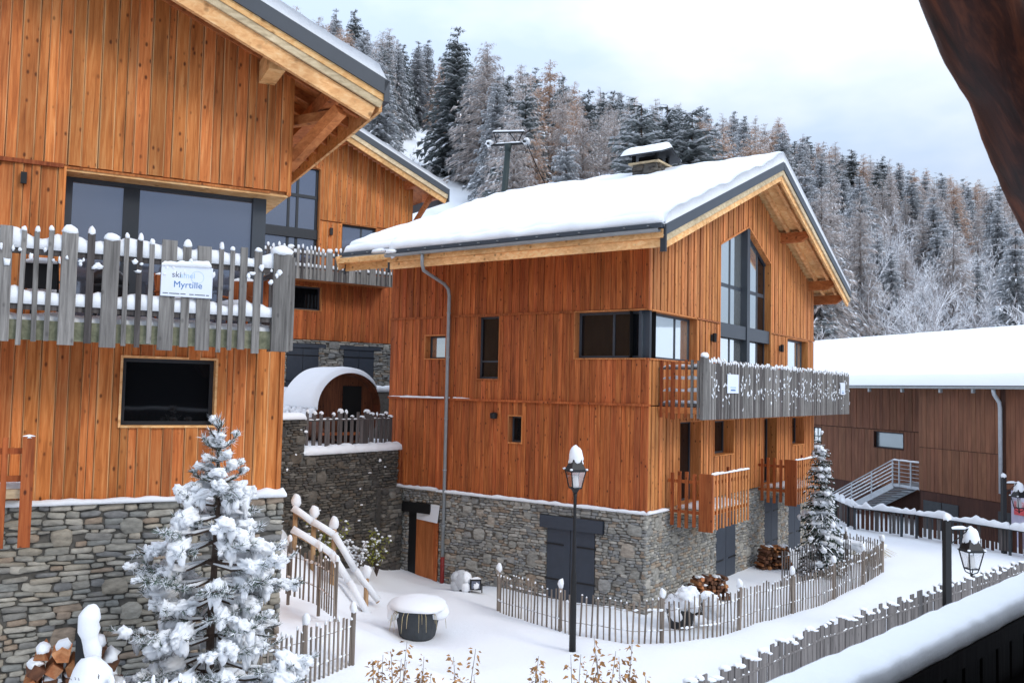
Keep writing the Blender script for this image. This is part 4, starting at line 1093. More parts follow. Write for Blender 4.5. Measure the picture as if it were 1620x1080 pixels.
# ------------------------------------------------------------------ chalet behind
chC = thing('chalet', 'smaller looking larch chalet behind, between the two big chalets', 'chalet', OC, RC)
CXR, CYF = 3.9, -1.2
def zrc(x): return 8.78 + 0.413 * (CXR - x) if x > -4.6 else 8.78 + 0.413 * 8.5 - 0.413 * (-4.6 - x)
cop = [(-4.9, -1.64, 4.3, 9.0), (-0.59, 1.0, 4.6, 6.85), (-2.8, -1.43, 3.08, 4.06)]
ctop = lambda x: 9.28 - 0.31 * (x + 2.53) if x > -2.53 else 9.28
b = MB(); wall_sheet(b, -9, 2.75, 1.8, 12, [(-4.9, -1.64, 4.3, 9.0)] + cop[1:], 0.02, top=lambda x: zrc(x) - 0.35); b.box(2.65, 2.74, 0.03, 9, -2, 7.9)
cw = b.build('gable_wall', W_GE, chC)
copz = [(-4.9, -1.64, 4.3, ctop)] + cop[1:]
clad(cw, 'plank', W_A, W_AE, -5.2, 2.75, 6.9, 12, copz[:1], 0.21, 0.008, 0.03, 0.02, 51, top=lambda x: zrc(x) - 0.3)
clad(cw, 'plank', W_A, W_AE, -5.2, 2.75, 4.45, 6.85, copz[:2], 0.21, 0.008, 0.03, 0.02, 52)
clad(cw, 'plank', W_B, W_BE, -5.2, 2.75, 1.87, 4.4, copz[2:], 0.21, 0.008, 0.03, 0.02, 53)
bw = MB()
for x in (-4.85, -3.9, -2.9, -2.53, -1.7): bw.box(x - 0.05, x + 0.05, 0.12, 0.22, 4.3, ctop(x) - 0.05)
bw.box(-4.9, -1.64, 0.05, 0.22, 6.05, 6.45); bw.box(-4.9, -1.64, 0.11, 0.21, 7.75, 7.88)
bw.beam((-2.6, 0.17, ctop(-2.53) - 0.03), (-1.64, 0.17, ctop(-1.64) - 0.03), 0.1, 0.1)
cwin = bw.build('gable_window', ANTHD, chC)
xs = [-4.85, -3.9, -2.9, -2.53, -1.7]
for i in range(4):
    for za, zb in ((4.3, 6.1), (6.4, 7.8), (7.86, None)):
        p = MB(); a, c = xs[i], xs[i + 1]; ta, tc = (zb, zb) if zb else (ctop(a), ctop(c))
        p.add([(a, 0.16, za), (c, 0.16, za), (c, 0.16, tc), (a, 0.16, ta), (a, 0.172, za), (c, 0.172, za), (c, 0.172, tc), (a, 0.172, ta)], [(0, 1, 2, 3), (7, 6, 5, 4), (0, 4, 5, 1), (1, 5, 6, 2), (2, 6, 7, 3), (3, 7, 4, 0)])
        p.build('pane', GLASSA, cwin)
q = MB(); q.beam((-2.53, 0.08, ctop(-2.53) + 0.02), (-1.62, 0.08, ctop(-1.62) + 0.02), 0.25, 0.05); q.box(-1.64, -1.58, -0.06, 0.2, 4.4, 9.0); q.build('lining', W_G, cwin)
window(chC, (0, 0, 0), 0, -0.59, 1.0, 4.6, 6.85, 0.15, (0.6,), (), GLASSA, W_G, 0.09)
window(chC, (0, 0, 0), 0, -2.8, -1.43, 3.08, 4.06, 0.15, (), (), GLASS, W_G, 0.07)
b = MB(); b.box(-9, 2.7, -0.06, 0.3, -3, 1.84); cs = b.build('stone_base', MORT, chC)
stone_face(cs, ST_B, -4.5, 2.7, -0.4, 1.84, [(-2.83, -1.48, -0.6, 1.6), (-0.35, 1.03, -0.6, 1.6)], 55, 0.045, 24, -0.06, rowh=(0.06, 0.12), wid=(0.14, 0.5), nbig=12, bigr=(0.3, 0.6))
for a, c in ((-2.83, -1.48), (-0.35, 1.03)):
    b = MB(); m = (a + c) / 2; b.box(a, m - 0.01, -0.1, -0.03, -0.5, 1.52); b.box(m + 0.01, c, -0.1, -0.03, -0.5, 1.52); s_ = b.build('shutter', SHUT, chC)
    b = MB(); b.box(a - 0.2, c + 0.3, -0.14, -0.04, 1.52, 1.68); b.build('lintel', SHUT, s_)
    for zz in (0.15, 1.2):
        b = MB(); b.box(a - 0.04, c + 0.04, -0.112, -0.1, zz - 0.02, zz + 0.02); b.build('hinge', BLACK, s_)
b = MB(); za, zb = zrc(-4.6) - 0.06, zrc(CXR) - 0.06
vs = [(-4.6, CYF + 0.05, za), (CXR, CYF + 0.05, zb), (CXR, 9.5, zb), (-4.6, 9.5, za)]
b.add(vs + [(x, y, z - 0.14) for x, y, z in vs], [(0, 1, 2, 3), (7, 6, 5, 4), (0, 4, 5, 1), (1, 5, 6, 2), (2, 6, 7, 3), (3, 7, 4, 0)])
rc = b.build('roof', BEAM3, chC); za, zb = zrc(-4.6), zrc(CXR)
q = MB(); q.beam((-4.6, CYF, za - 0.11), (CXR, CYF, zb - 0.11), 0.06, 0.24); q.build('metal_verge', ANTH, rc)
q = MB(); q.beam((-4.6, CYF + 0.03, za - 0.33), (CXR - 0.03, CYF + 0.03, zb - 0.33), 0.05, 0.2); q.build('fascia_board', BEAM2, rc)
q = MB(); q.beam((-4.6, CYF + 0.1, za - 0.52), (CXR - 0.08, CYF + 0.1, zb - 0.52), 0.07, 0.26); q.build('fascia_board', BEAM, rc)
q = MB(); q.box(CXR - 0.03, CXR + 0.04, CYF - 0.02, 9.5, zb - 0.55, zb); q.build('metal_eave', ANTH, rc)
for yy in (-0.75, -0.3):
    q = MB(); q.beam((-4.6, yy, za - 0.27), (CXR, yy, zb - 0.27), 0.1, 0.14); q.build('rafter', BEAM3, rc)
for x in (-0.9, 2.4, 3.4):
    z = zrc(x) - 0.32; q = MB(); q.box(x - 0.13, x + 0.13, -0.95, 0.1, z - 0.34, z); q.build('purlin', BEAM3, rc)
q = MB(); q.beam((3.3, -0.8, zrc(3.3) - 0.5), (2.78, 0.1, 7.1), 0.16, 0.18); q.build('brace', BEAM3, rc)
q = MB(); q.sheet(lambda u, v: (lerp(-4.6, CXR + 0.03, u), lerp(CYF - 0.02, 9.5, v), zrc(lerp(-4.6, CXR + 0.03, u)) - 0.01), 40, 20, lambda u, v, b: 0.26, (0, 0.2, -1, 0.2), 0.12)
stuff(q.build('snow', SNOW, rc, smooth=True))
CYB = -1.2
q = MB(); q.box(-5.5, 1.4, CYB + 0.06, -0.05, 4.25, 4.4); bc = q.build('balcony', BEAM3, chC); bc['label'] = 'grey picket balcony of the chalet behind'
q = MB(); q.box(-5.5, 1.42, CYB, CYB + 0.06, 4.2, 4.62); q.build('rim_board', GREY, bc)
rr = random.Random(61); x = -4.6; caps = MB()
while x < 1.4:
    w = rr.choice((0.09, 0.1, 0.12, 0.28)); z = 5.45 + rr.uniform(-0.06, 0.08)
    piece('picket', GREY if rr.random() < 0.6 else GREYD, bc, (x + w / 2, CYB - 0.03, (4.2 + z) / 2), (w, 0.04, z - 4.2)); caps.blob((x + w / 2, CYB - 0.03, z), (w * 0.5, 0.05, 0.1), x * 9, 0.2, 7, 5)
    x += w + rr.uniform(0.05, 0.12)
for z in (5.2, 4.68):
    q = MB(); q.box(-5.5, 1.4, CYB - 0.005, CYB + 0.03, z - 0.04, z + 0.04); q.build('rail', GREYD, bc); caps.strip((-5, CYB + 0.02, z + 0.04), (1.4, CYB + 0.02, z + 0.04), 0.1, 0.12, z, 0.3, 0.12)
caps.strip((-5, CYB + 0.3, 4.4), (1.35, CYB + 0.3, 4.4), 0.4, 0.2, 3, 0.2, 0.2)
stuff(caps.build('snow', SNOW, bc, smooth=True))
t = thing('wall_lamp', 'tiny black wall lamp on the chalet behind, right of its arched window', 'wall lamp', local(OC, RC, -1.1, -0.05, 6.45), RC)
q = MB(); q.box(-0.06, 0.06, -0.1, -0.03, -0.15, 0.15); q.build('shade', BLACK, t)
q = MB(); q.box(-0.03, 0.03, -0.03, 0.02, -0.06, 0.06); q.build('back_plate', BLACK, t)

# ------------------------------------------------------------------ long brown building at the right
hD = thing('long_building', 'long low brown timber building with thick snow roof and metal stairs', 'building', OD, RD)
DL = -27.0
LY = 1.2
def dq(px, py): return fuz(OD, RD, LY, px, py)
wx0, wz1 = dq(1384, 682); wx1, wz0 = dq(1430, 711); ux0, uz1 = dq(1284, 675); ux1, uz0 = dq(1300, 700)
zt0 = dq(1460, 684)[1]
dop = [(wx0, wx1, wz0, wz1), (ux0, ux1, uz0, uz1)]
b = MB(); wall_sheet(b, DL, -3.9, -6.2, 0.9, dop, 0.02); b.box(DL, -3.9, 8.0, 8.1, -6, 0.5)
dw = b.build('front_wall', W_DD, hD, (0, LY, 0))
clad(dw, 'board', W_D, W_D, -20, -3.9, zt0 + 0.02, 0.9, [], 0.24, 0.010, 0.03, 0.006, 71, jit=0.1)
clad(dw, 'board', W_D, W_D, -20, -3.9, -4.3, zt0 - 0.02, dop, 0.24, 0.010, 0.03, 0.006, 72, jit=0.1)
b = MB(); b.box(-4.28, 6, -0.5, -0.3, -6.2, 0.5); b.box(-4.28, -4.2, -0.5, LY + 0.1, -6.2, 0.8); dr = b.build('projecting_wall', W_DD, hD)
dr2 = MB(); dr2.box(-4.2, 6, -0.52, -0.5, -6.2, -3.98); dr2.build('dark_plinth', W_DD, dr)
fw = link('wing_cladding', None, hD, (0, -0.5, 0))
clad(fw, 'board', W_D, W_D, -4.28, -0.02, -2.1, 0.5, (), 0.22, 0.009, 0.03, 0.006, 73, jit=0.1)
clad(fw, 'board', W_D, W_D, -4.28, -0.02, -3.95, -2.13, (), 0.22, 0.009, 0.03, 0.006, 74, jit=0.1)
clad(fw, 'board', W_D, W_D, 0.25, 6, -3.4, 0.5, (), 0.22, 0.009, 0.03, 0.006, 75, jit=0.1)
q = MB(); q.box(-4.9, -3.95, LY - 0.05, LY + 0.1, -3.95, zt0); q.build('dark_doorway', BLACKM, hD)
window(hD, (0, LY, 0), 0, wx0, wx1, wz0, wz1, 0.12, (), (), glass_mat('window_glass_grey', (150, 160, 164), 0.5, 0.15), W_DD, 0.05)
window(hD, (0, LY, 0), 0, ux0, ux1, uz0, uz1, 0.1, (0.5,), (), GLASSB, W_DD, 0.05)
for a, c in ((-4.0, -3.0), (-2.95, -2.1)):
    q = MB(); q.box(a, c, -0.56, -0.525, -5.7, -4.35); q.build('metal_door', POT, hD)
q = MB(); q.box(-0.1, 1.2, -0.58, -0.53, -5.7, -4.3); q.build('metal_door', POT, hD)
q = MB(); q.box(0.55, 6, -0.62, -0.53, -5.9, -3.42); lp = q.build('pale_panel', LILAC, hD)
q = MB(); q.box(0.7, 1.5, -0.65, -0.62, -4.3, -3.8); q.build('pink_panel', PINK, lp)
b = MB(); b.beam((DL, 3.6, 1.85), (6, 3.6, 1.85), 0.1, 0.1)
vs = [(DL, -0.9, 0.56), (6, -0.9, 0.56), (6, 8, 3.35), (DL, 8, 3.35)]
b.add(vs + [(x, y, z - 0.15) for x, y, z in vs], [(0, 1, 2, 3), (7, 6, 5, 4), (0, 4, 5, 1), (1, 5, 6, 2), (2, 6, 7, 3), (3, 7, 4, 0)])
vs = [(DL, 8, 3.35), (6, 8, 3.35), (6, 17, 0.6), (DL, 17, 0.6)]; b.add(vs, [(0, 1, 2, 3)])
rd = b.build('roof', W_DD, hD)
q = MB(); q.sheet(lambda u, v: (lerp(DL, 6.2, u), lerp(-1.0, 8, v), lerp(0.54, 3.35, v)), 60, 30, lambda u, v, b: 0.36 + 0.04 * noise.noise(Vector((b.x * 0.5, b.y * 0.5, 0))), (0.1, 0.1, 0.28, 0), 0.12)
q.sheet(lambda u, v: (lerp(DL, 6.2, u), lerp(8, 17, v), lerp(3.35, 0.6, v)), 40, 10, lambda u, v, b: 0.36, (0.1, 0.1, 0, 0.2), 0.12)
stuff(q.build('snow', SNOW, rd, smooth=True))
q = MB(); q.beam((DL, -0.98, 0.46), (6, -0.98, 0.46), 0.12, 0.1)
q.build('gutter', ZINC, rd)
for x in (-9, -6.9, -4.8, -2.6, -0.9): q = MB(); q.box(x - 0.05, x + 0.05, -1.0, -0.88, 0.24, 0.41); q.build('gutter_bracket', ZINC, rd)
q = MB(); q.tube([(0.08, -0.95, 0.4), (0.08, -0.9, 0.2), (0.08, -0.66, -0.1), (0.08, -0.62, -0.3), (0.08, -0.62, -3.6)], 0.075, 8); q.build('downpipe', GALV, hD, smooth=True)
# outside stair
st = MB(); yS0, yS1 = -0.45, 1.1; SX = fuz(OD, RD, yS0, 1412, 725)[0] + 6.52; SX2 = fuz(OD, RD, yS0, 1470, 728)[0] + 4.32
st.box(-6.55, -4.32 + SX2 - SX, yS0, yS1, -3.98, -3.86); st.beam((-6.5, yS0, -3.95), (-11.6, yS0, -6.35), 0.05, 0.26); st.beam((-6.5, yS1, -3.95), (-11.6, yS1, -6.35), 0.05, 0.26)
sto = st.build('metal_stair', GALV, hD, (SX, 0, 0))
for i in range(14):
    t = (i + 0.5) / 14; q = MB(); x, z = lerp(-6.55, -11.3, t), lerp(-4.0, -6.2, t); q.box(x - 0.15, x + 0.15, yS0 + 0.03, yS1 - 0.03, z - 0.02, z + 0.03); q.build('tread', GALV, sto)
posts = [(-4.32 + SX2 - SX, -3.86), (-5.4 + (SX2 - SX) * 0.5, -3.86), (-6.1, -3.86), (-6.52, -3.86), (-7.9, -4.55), (-9.3, -5.2), (-10.7, -5.87)]
for x, z in posts:
    q = MB(); q.box(x - 0.025, x + 0.025, yS0 - 0.025, yS0 + 0.025, z - 0.1, z + 1.05); q.build('baluster', GALV, sto)
for k in range(6):
    h = 1.05 - 0.17 * k; q = MB()
    q.tube([(-4.3 + SX2 - SX, yS0, -3.86 + h), (-6.52, yS0, -3.86 + h), (-11.4, yS0, -6.18 + h)], 0.025 if k == 0 else 0.012, 6); q.build('hand_rail' if k == 0 else 'bar', GALV, sto)
q = MB()
for i in range(70):
    t = i / 69; x = lerp(-6.5, -11.2, t); z = lerp(-3.86, -6.05, t)
    for k in range(1, 6): q.blob((x, yS0, z + 1.05 - 0.17 * k + 0.02), (0.04, 0.025, 0.03), i + k, 0.4, 5, 4)
q.strip((-4.3 + SX2 - SX, yS0, -2.79), (-6.5, yS0, -2.79), 0.06, 0.04, 2, 0.3, 0.1)
stuff(q.build('snow', SNOW, sto, smooth=True))

# ------------------------------------------------------------------ retaining wall and terrace
OW = local(OB, RB, 0, 8.4)
rw = thing('retaining_wall', 'tall dark rubble stone retaining wall under the sauna terrace', 'wall', OW, RB)
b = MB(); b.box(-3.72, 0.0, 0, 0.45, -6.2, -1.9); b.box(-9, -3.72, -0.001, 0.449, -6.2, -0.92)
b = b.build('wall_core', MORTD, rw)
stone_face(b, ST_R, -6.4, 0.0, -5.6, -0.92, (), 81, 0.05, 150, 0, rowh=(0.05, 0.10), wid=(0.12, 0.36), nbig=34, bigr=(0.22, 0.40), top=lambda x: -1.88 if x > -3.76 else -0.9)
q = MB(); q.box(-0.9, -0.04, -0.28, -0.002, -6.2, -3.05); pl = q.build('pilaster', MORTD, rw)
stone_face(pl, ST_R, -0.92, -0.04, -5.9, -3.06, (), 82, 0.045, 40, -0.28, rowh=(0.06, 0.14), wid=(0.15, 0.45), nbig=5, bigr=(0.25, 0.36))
q = MB(); q.strip((-3.75, 0.12, -1.9), (0.25, 0.12, -1.9), 0.5, 0.22, 4, 0.15, 0.1, 8); q.strip((-9, 0.15, -0.92), (-3.7, 0.15, -0.92), 0.55, 0.17, 4, 0.1, 0.1, 8)
rr = random.Random(4)
for i in range(34):
    x = rr.uniform(-6.2, -0.2); z = rr.uniform(-4.2, -1.1) if x < -3.7 else rr.uniform(-4.4, -2.1)
    q.blob((x, -0.06, z), (rr.uniform(0.02, 0.09), 0.03, rr.uniform(0.015, 0.05)), i, 0.3, 6, 4)
stuff(q.build('snow', SNOW, rw, smooth=True))
ub = MB()
for i in range(15):
    p = local(OB, RB, rr.uniform(-8.6, -4), 8.85 + rr.uniform(0, 1.0)); ub.blob((p.x, p.y, -0.95 - 0.25), (0.9, 0.8, 0.35), i, 0.15)
def strip_fence(name, label, pts, spacing, w, h, mat, cat='fence', zf=None, thick=0.02, jit=0.06, lean=0.03, posts=2.2, post_r=0.035, wires=(0.25, 0.8), wire_m=None, rail=None, snow=0.6, group=None, hj=0.06, wj=0.3, post_h=None, seed=1, cap=None, double=None):
    """pickets along a path on the ground, each its own part, with posts, wires or rails and snow"""
    rr = random.Random(seed); zf = zf or gz
    pts = [Vector((p[0], p[1], 0)) for p in pts]
    t = thing(name, label, cat, (pts[0].x, pts[0].y, zf(pts[0].x, pts[0].y)), 0, group); O = t.location.copy()
    sn = MB(); wl_ = [[] for _ in wires]; acc = 0.0; pacc = 0.0
    for a, c in zip(pts[:-1], pts[1:]):
        L = (c - a).length; d = (c - a) / L; ang = math.atan2(d.y, d.x); s = acc
        while s < L:
            p = a + d * s; z = zf(p.x, p.y); ww = w * (1 + rr.uniform(-wj, wj)); hh = h * (1 + rr.uniform(-hj, hj))
            ln, rl = rr.uniform(-lean, lean), rr.uniform(-lean, lean)
            piece('picket', mat, t, (p.x - O.x, p.y - O.y, z - O.z + hh / 2 - 0.06), (ww, thick, hh), (rl * 0.5, ln, ang))
            if rr.random() < snow: sn.blob((p.x - O.x + math.cos(ang) * math.sin(ln) * hh / 2, p.y - O.y, z - O.z + hh - 0.06), (ww * 0.56, max(thick * 0.8, min(ww * 0.5, 0.03)), (cap or 0.05) * rr.uniform(0.5, 1.3)), rr.random() * 50, 0.12, 7, 5, None, 0.3)
            for k, f in enumerate(wires): wl_[k].append(Vector((p.x - O.x, p.y - O.y, z - O.z + h * f + rr.uniform(-0.01, 0.01))))
            s += spacing * (1 + rr.uniform(-jit, jit)) if spacing > ww else ww + spacing * 0.1
        acc = s - L
        q_ = pacc
        while q_ < L and posts:
            p = a + d * q_; z = zf(p.x, p.y); ph = post_h or h * 1.08
            q = MB(); q.tube([(p.x - O.x + 0.03, p.y - O.y + 0.05, z - O.z - 0.3), (p.x - O.x + 0.03 + rr.uniform(-0.02, 0.02), p.y - O.y + 0.05, z - O.z + ph)], post_r, 7); q.build('post', mat, t, smooth=False)
            sn.blob((p.x - O.x + 0.03, p.y - O.y + 0.05, z - O.z + ph), (post_r * 1.5, post_r * 1.5, post_r * 2.4), q_, 0.15, 8, 6); q_ += posts
        pacc = q_ - L
    for k, w_ in enumerate(wl_):
        if len(w_) > 1:
            q = MB(); q.tube(w_, 0.006 if not rail else rail, 4 if not rail else 4, True); q.build('wire' if not rail else 'rail', wire_m or mat, t)
            for i in range(len(w_) - 1):
                if rr.random() < snow * 0.8:
                    c = (w_[i] + w_[i + 1]) / 2; sn.blob(c + Vector((0, 0, 0.015)), ((w_[i + 1] - w_[i]).length * 0.5, 0.02, rr.uniform(0.012, 0.035)), i, 0.4, 6, 4, Matrix.Rotation(math.atan2((w_[i + 1] - w_[i]).y, (w_[i + 1] - w_[i]).x), 3, 'Z'))
    if sn.f: stuff(sn.build('snow', SNOW, t, smooth=True))
    return t
ta, tb2 = local(OB, RB, -3.7, 8.55), local(OB, RB, -0.12, 8.55)
strip_fence('picket_fence', 'short row of dark grey pickets in front of the barrel sauna', [ta, tb2], 0.21, 0.13, 0.95, GREYD, zf=lambda x, y: -1.72, thick=0.03, jit=0.25, lean=0.02, posts=0, wires=(0.78,), rail=0.03, snow=0.95, hj=0.09, wj=0.5, cap=0.07, seed=3)
# barrel sauna
pS = at(553, 645, 28.0)
AXI = Vector((-0.61, 0.79, 0)).normalized(); rzS = math.atan2(-AXI.x, AXI.y)
sau = thing('barrel_sauna', 'wooden barrel sauna thickly covered with snow on the terrace', 'sauna', (pS.x, pS.y, -1.86), rzS)
rS = 1.10; zc = 1.14
for i in range(32):
    a = 2 * math.pi * i / 32
    piece('stave', SAUNAW, sau, (rS * math.sin(a), 1.2, zc + rS * math.cos(a)), (2 * math.pi * rS / 32 + 0.004, 0.045, 2.4), (math.pi / 2, 0, 0)).rotation_euler = Matrix(((math.cos(a), -math.sin(a) * 0 + math.sin(a) * -1, 0), (0, 0, 1), (-math.sin(a), -math.cos(a), 0))).to_euler()
q = MB(); q.lathe((0, 0, 0), [(rS * 0.97, -0.02), (rS * 0.97, 0.02)], 36); fw_ = q.build('inner_front', SAUNAW, sau, (0, 0.45, zc)); fw_.rotation_euler = (math.pi / 2, 0, 0)
q = MB(); q.box(-0.05, 0.62, 0.39, 0.42, 0.35, 1.85); q.build('door', BLACKM, sau)  # near-black door also paints the shade on the front's right half
q = MB(); q.box(-0.85, 0.85, 0.03, 0.40, 0.28, 0.36); q.build('porch_floor', W_B, sau)
for y in (0.3, 2.0):
    q = MB(); q.box(-0.8, 0.8, y, y + 0.12, -0.1, 0.3); q.build('cradle', W_DD, sau)
q = MB()
def snS(u, v):
    a = lerp(-1.75, 1.15, u); return (0, 0, 0)
n1, n2 = 26, 22; o_ = len(q.v)
for i in range(n1 + 1):
    a = lerp(-1.62, 1.05, i / n1)
    for j in range(n2 + 1):
        v = j / n2; e = math.sqrt(max(0, 1 - (1 - min(1, min(i, n1 - i) / 4)) ** 2)) * math.sqrt(max(0, 1 - (1 - min(1, min(j, n2 - j) / 3)) ** 2))
        r_ = rS + 0.03 + e * (0.15 + 0.05 * math.cos(a) + 0.02 * noise.noise(Vector((a * 2, v * 5, 2))))
        q.v.append((r_ * math.sin(a), lerp(-0.06, 2.5, v), zc + r_ * math.cos(a)))
for i in range(n1):
    for j in range(n2):
        a = o_ + i * (n2 + 1) + j; q.f.append((a, a + n2 + 1, a + n2 + 2, a + 1)); q.m.append(0)
for i in range(40): q.blob((-rS - 0.05 + random.uniform(-0.1, 0.05), random.uniform(0, 2.4), 1.0 + random.uniform(-0.12, 0.05)), (0.08, 0.12, 0.1), i, 0.3, 7, 5)
stuff(q.build('snow', SNOW, sau, smooth=True))
q = thing('snow_capped_wall', 'low stone garden wall with two snow-capped steps right of the sauna', 'wall', local(OC, RC, 2.3, -4.5, -1.2), RC)
b = MB(); b.box(-2.5, 3, 0, 0.3, -1.2, 0.15); b.build('lower_step', MORT, q); b = MB(); b.box(-2.5, 3, 1.6, 1.9, -1, 1.0); b.build('upper_step', MORT, q)
b = MB(); b.strip((-2.5, 0.15, 0.15), (3, 0.15, 0.15), 0.4, 0.22, 2, 0.15); b.strip((-2.5, 1.75, 1.0), (3, 1.75, 1.0), 0.4, 0.24, 3, 0.15); stuff(b.build('snow', SNOW, q, smooth=True))

# ------------------------------------------------------------------ wooden screen beside the cellar door
p1 = local(OB, RB, -0.08, 6.62); dcab = Vector((math.sin(R(-36)), math.cos(R(-36)), 0)); p2 = p1 + dcab * 1.05; p3 = local(OB, RB, 0.06, 7.6)
cab = thing('wooden_screen', 'reddish plank screen with a wedge of snow on top beside the red pipe', 'screen', p1 + Vector((0, 0, -5.95)))
rel = lambda p, z: (p.x - p1.x, p.y - p1.y, z)
b = MB(); b.add([rel(p1, 0), rel(p2, 0), rel(p3, 0), rel(p1, 2.0), rel(p2, 2.0), rel(p3, 2.0)], [(2, 1, 0), (3, 4, 5), (0, 1, 4, 3), (1, 2, 5, 4), (2, 0, 3, 5)]); b.build('core', W_BE, cab)
angc = math.atan2(-dcab.y, -dcab.x)
for i in range(5):
    c = p1 + dcab * (0.105 + 0.21 * i); n_ = Vector((-math.cos(R(36)), -math.sin(R(36)), 0)) * 0.02
    piece('plank', W_B, cab, (c.x - p1.x + n_.x, c.y - p1.y + n_.y, 1.0 + 0.01 * i), (0.2, 0.045, 2.0), (0, 0, angc), W_BE)
b = MB(); m = (p1 + p2 + p3) / 3; zt = 2.0
outv = Vector((-0.1, -0.1, 0))
b.add([rel(p1 + Vector((-0.03, -0.12, 0)), zt), rel(p2 + Vector((-0.12, -0.03, 0)), zt), rel(p3, zt), rel(p1 + Vector((0.02, 0.02, 0)), zt + 0.5), rel(p2, zt + 0.12), rel(p3, zt + 0.5)], [(0, 1, 4, 3), (3, 4, 5), (1, 2, 5, 4), (2, 0, 3, 5), (2, 1, 0)]); stuff(b.build('snow', SNOW, cab))
# ------------------------------------------------------------------ box under snow, small sign
pb = onz(730, 941, -5.55)
ubx = thing('utility_box', 'small box fully covered by a slab of snow at the foot of the stone wall', 'box', (pb.x, pb.y, gz(pb.x, pb.y)), RB - 1.2)
b = MB(); b.box(-0.22, 0.22, -0.12, 0.14, 0, 0.42); b.build('body', POT, ubx)
b = MB(); b.blob((0, -0.02, 0.24), (0.27, 0.19, 0.30), 3, 0.08, 14, 10, flat=0.2)
for sx in (-1, 1):
    b.blob((sx * 0.13, -0.02, 0.34), (0.16, 0.17, 0.17), 3 + sx, 0.1, 12, 8); b.blob((sx * 0.14, -0.04, 0.14), (0.17, 0.18, 0.18), 6 + sx, 0.1, 12, 8); stuff(b.build('snow', SNOW, ubx, smooth=True))
pb = onz(752, 944, -5.55)
dl = thing('ground_spotlight', 'small black floodlight with snow on it beside the snow-covered box', 'lamp', (pb.x, pb.y, gz(pb.x, pb.y) + 0.02), RB - 0.9)
b = MB(); b.box(-0.15, 0.15, -0.05, 0.1, 0.08, 0.36); b.build('housing', BLACK, dl)
b = MB(); b.box(-0.11, 0.11, -0.058, -0.05, 0.12, 0.32); b.build('lens', GLASSA, dl)
for sx in (-1, 1):
    b = MB(); b.box(sx * 0.17 - 0.015, sx * 0.17 + 0.015, 0, 0.05, 0, 0.24); b.build('bracket', BLACK, dl)
b = MB(); b.blob((0.02, -0.05, 0.2), (0.1, 0.03, 0.08), 5, 0.4); b.strip((-0.14, 0.02, 0.36), (0.14, 0.02, 0.36), 0.12, 0.05, 2); stuff(b.build('snow', SNOW, dl, smooth=True))
# ------------------------------------------------------------------ stair hand rails
hr = thing('stair_handrail', 'sloping wooden hand rail with thick snow on two rails beside the steps', 'handrail', (-3.4, 21.4, gz(-3.4, 21.4)))
O = hr.location
rails = [[at(463, 806, 21.2), at(494, 828, 21.25), at(528, 848, 21.3), at(562, 905, 21.5), at(598, 952, 21.7)], [at(462, 840, 20.9), at(500, 862, 20.95), at(524, 878, 21.0), at(552, 922, 21.1), at(583, 976, 21.2)]]
sn = MB()
for rl in rails:
    b = MB(); b.tube([p - O for p in rl], 0.05, 8); b.build('rail', RAILW, hr, smooth=True)
    for a, c in zip(rl[:-1], rl[1:]):
        d = (c - a).normalized(); sn.tube([a - O + Vector((0, 0, 0.055)), (a + c) / 2 - O + Vector((0, 0, 0.06)), c - O + Vector((0, 0, 0.05))], [0.09, 0.082, 0.085], 9)
for px, py, dp in ((468, 800, 21.3), (497, 818, 21.35), (529, 835, 21.4), (580, 912, 21.6), (575, 960, 21.3), (527, 895, 21.1)):
    p = at(px, py, dp); b = MB(); b.tube([p - O + Vector((0, 0, -1.35)), p - O + Vector((0, 0, 0.06))], 0.06, 8); b.build('post', RAILW, hr, smooth=True)
    if py < 950 and px != 527: sn.blob(p - O + Vector((0, 0, 0.12)), (0.12, 0.12, 0.17), px, 0.15, 10, 7)
stuff(sn.build('snow', SNOW, hr, smooth=True))
# ------------------------------------------------------------------ fences near the pine
f1 = [at(452, 960, 18.6), at(500, 965, 18.2), at(530, 985, 17.4)]
strip_fence('picket_fence', 'upper run of thin snowy pickets right of the snow-laden pine', f1, 0.125, 0.035, 1.0, CHEST, zf=lambda x, y: onz(500, 960, 0).z - 4.45 - 0.15 * (x + 3.9), posts=0.85, wires=(0.3, 0.75), seed=21)
f2 = [at(553, 1060, 15.6), at(500, 1076, 14.6), at(440, 1100, 13.6), at(380, 1110, 12.9)]
strip_fence('picket_fence', 'lower run of thin snowy pickets at the right foot of the pine', f2, 0.14, 0.04, 1.02, CHEST, zf=lambda x, y: -5.02 + 0.10 * max(0, 15.6 - y), posts=1.5, wires=(0.3, 0.75), seed=22, post_r=0.045)
f3 = [at(175, 1075, 10.2), at(310, 1075, 10.6)]
strip_fence('picket_fence', 'tops of thin pickets at the bottom edge left of the pine', f3, 0.15, 0.05, 1.0, CHEST, zf=lambda x, y: -4.45, posts=0, wires=(0.7,), snow=0.9, seed=23, cap=0.09)
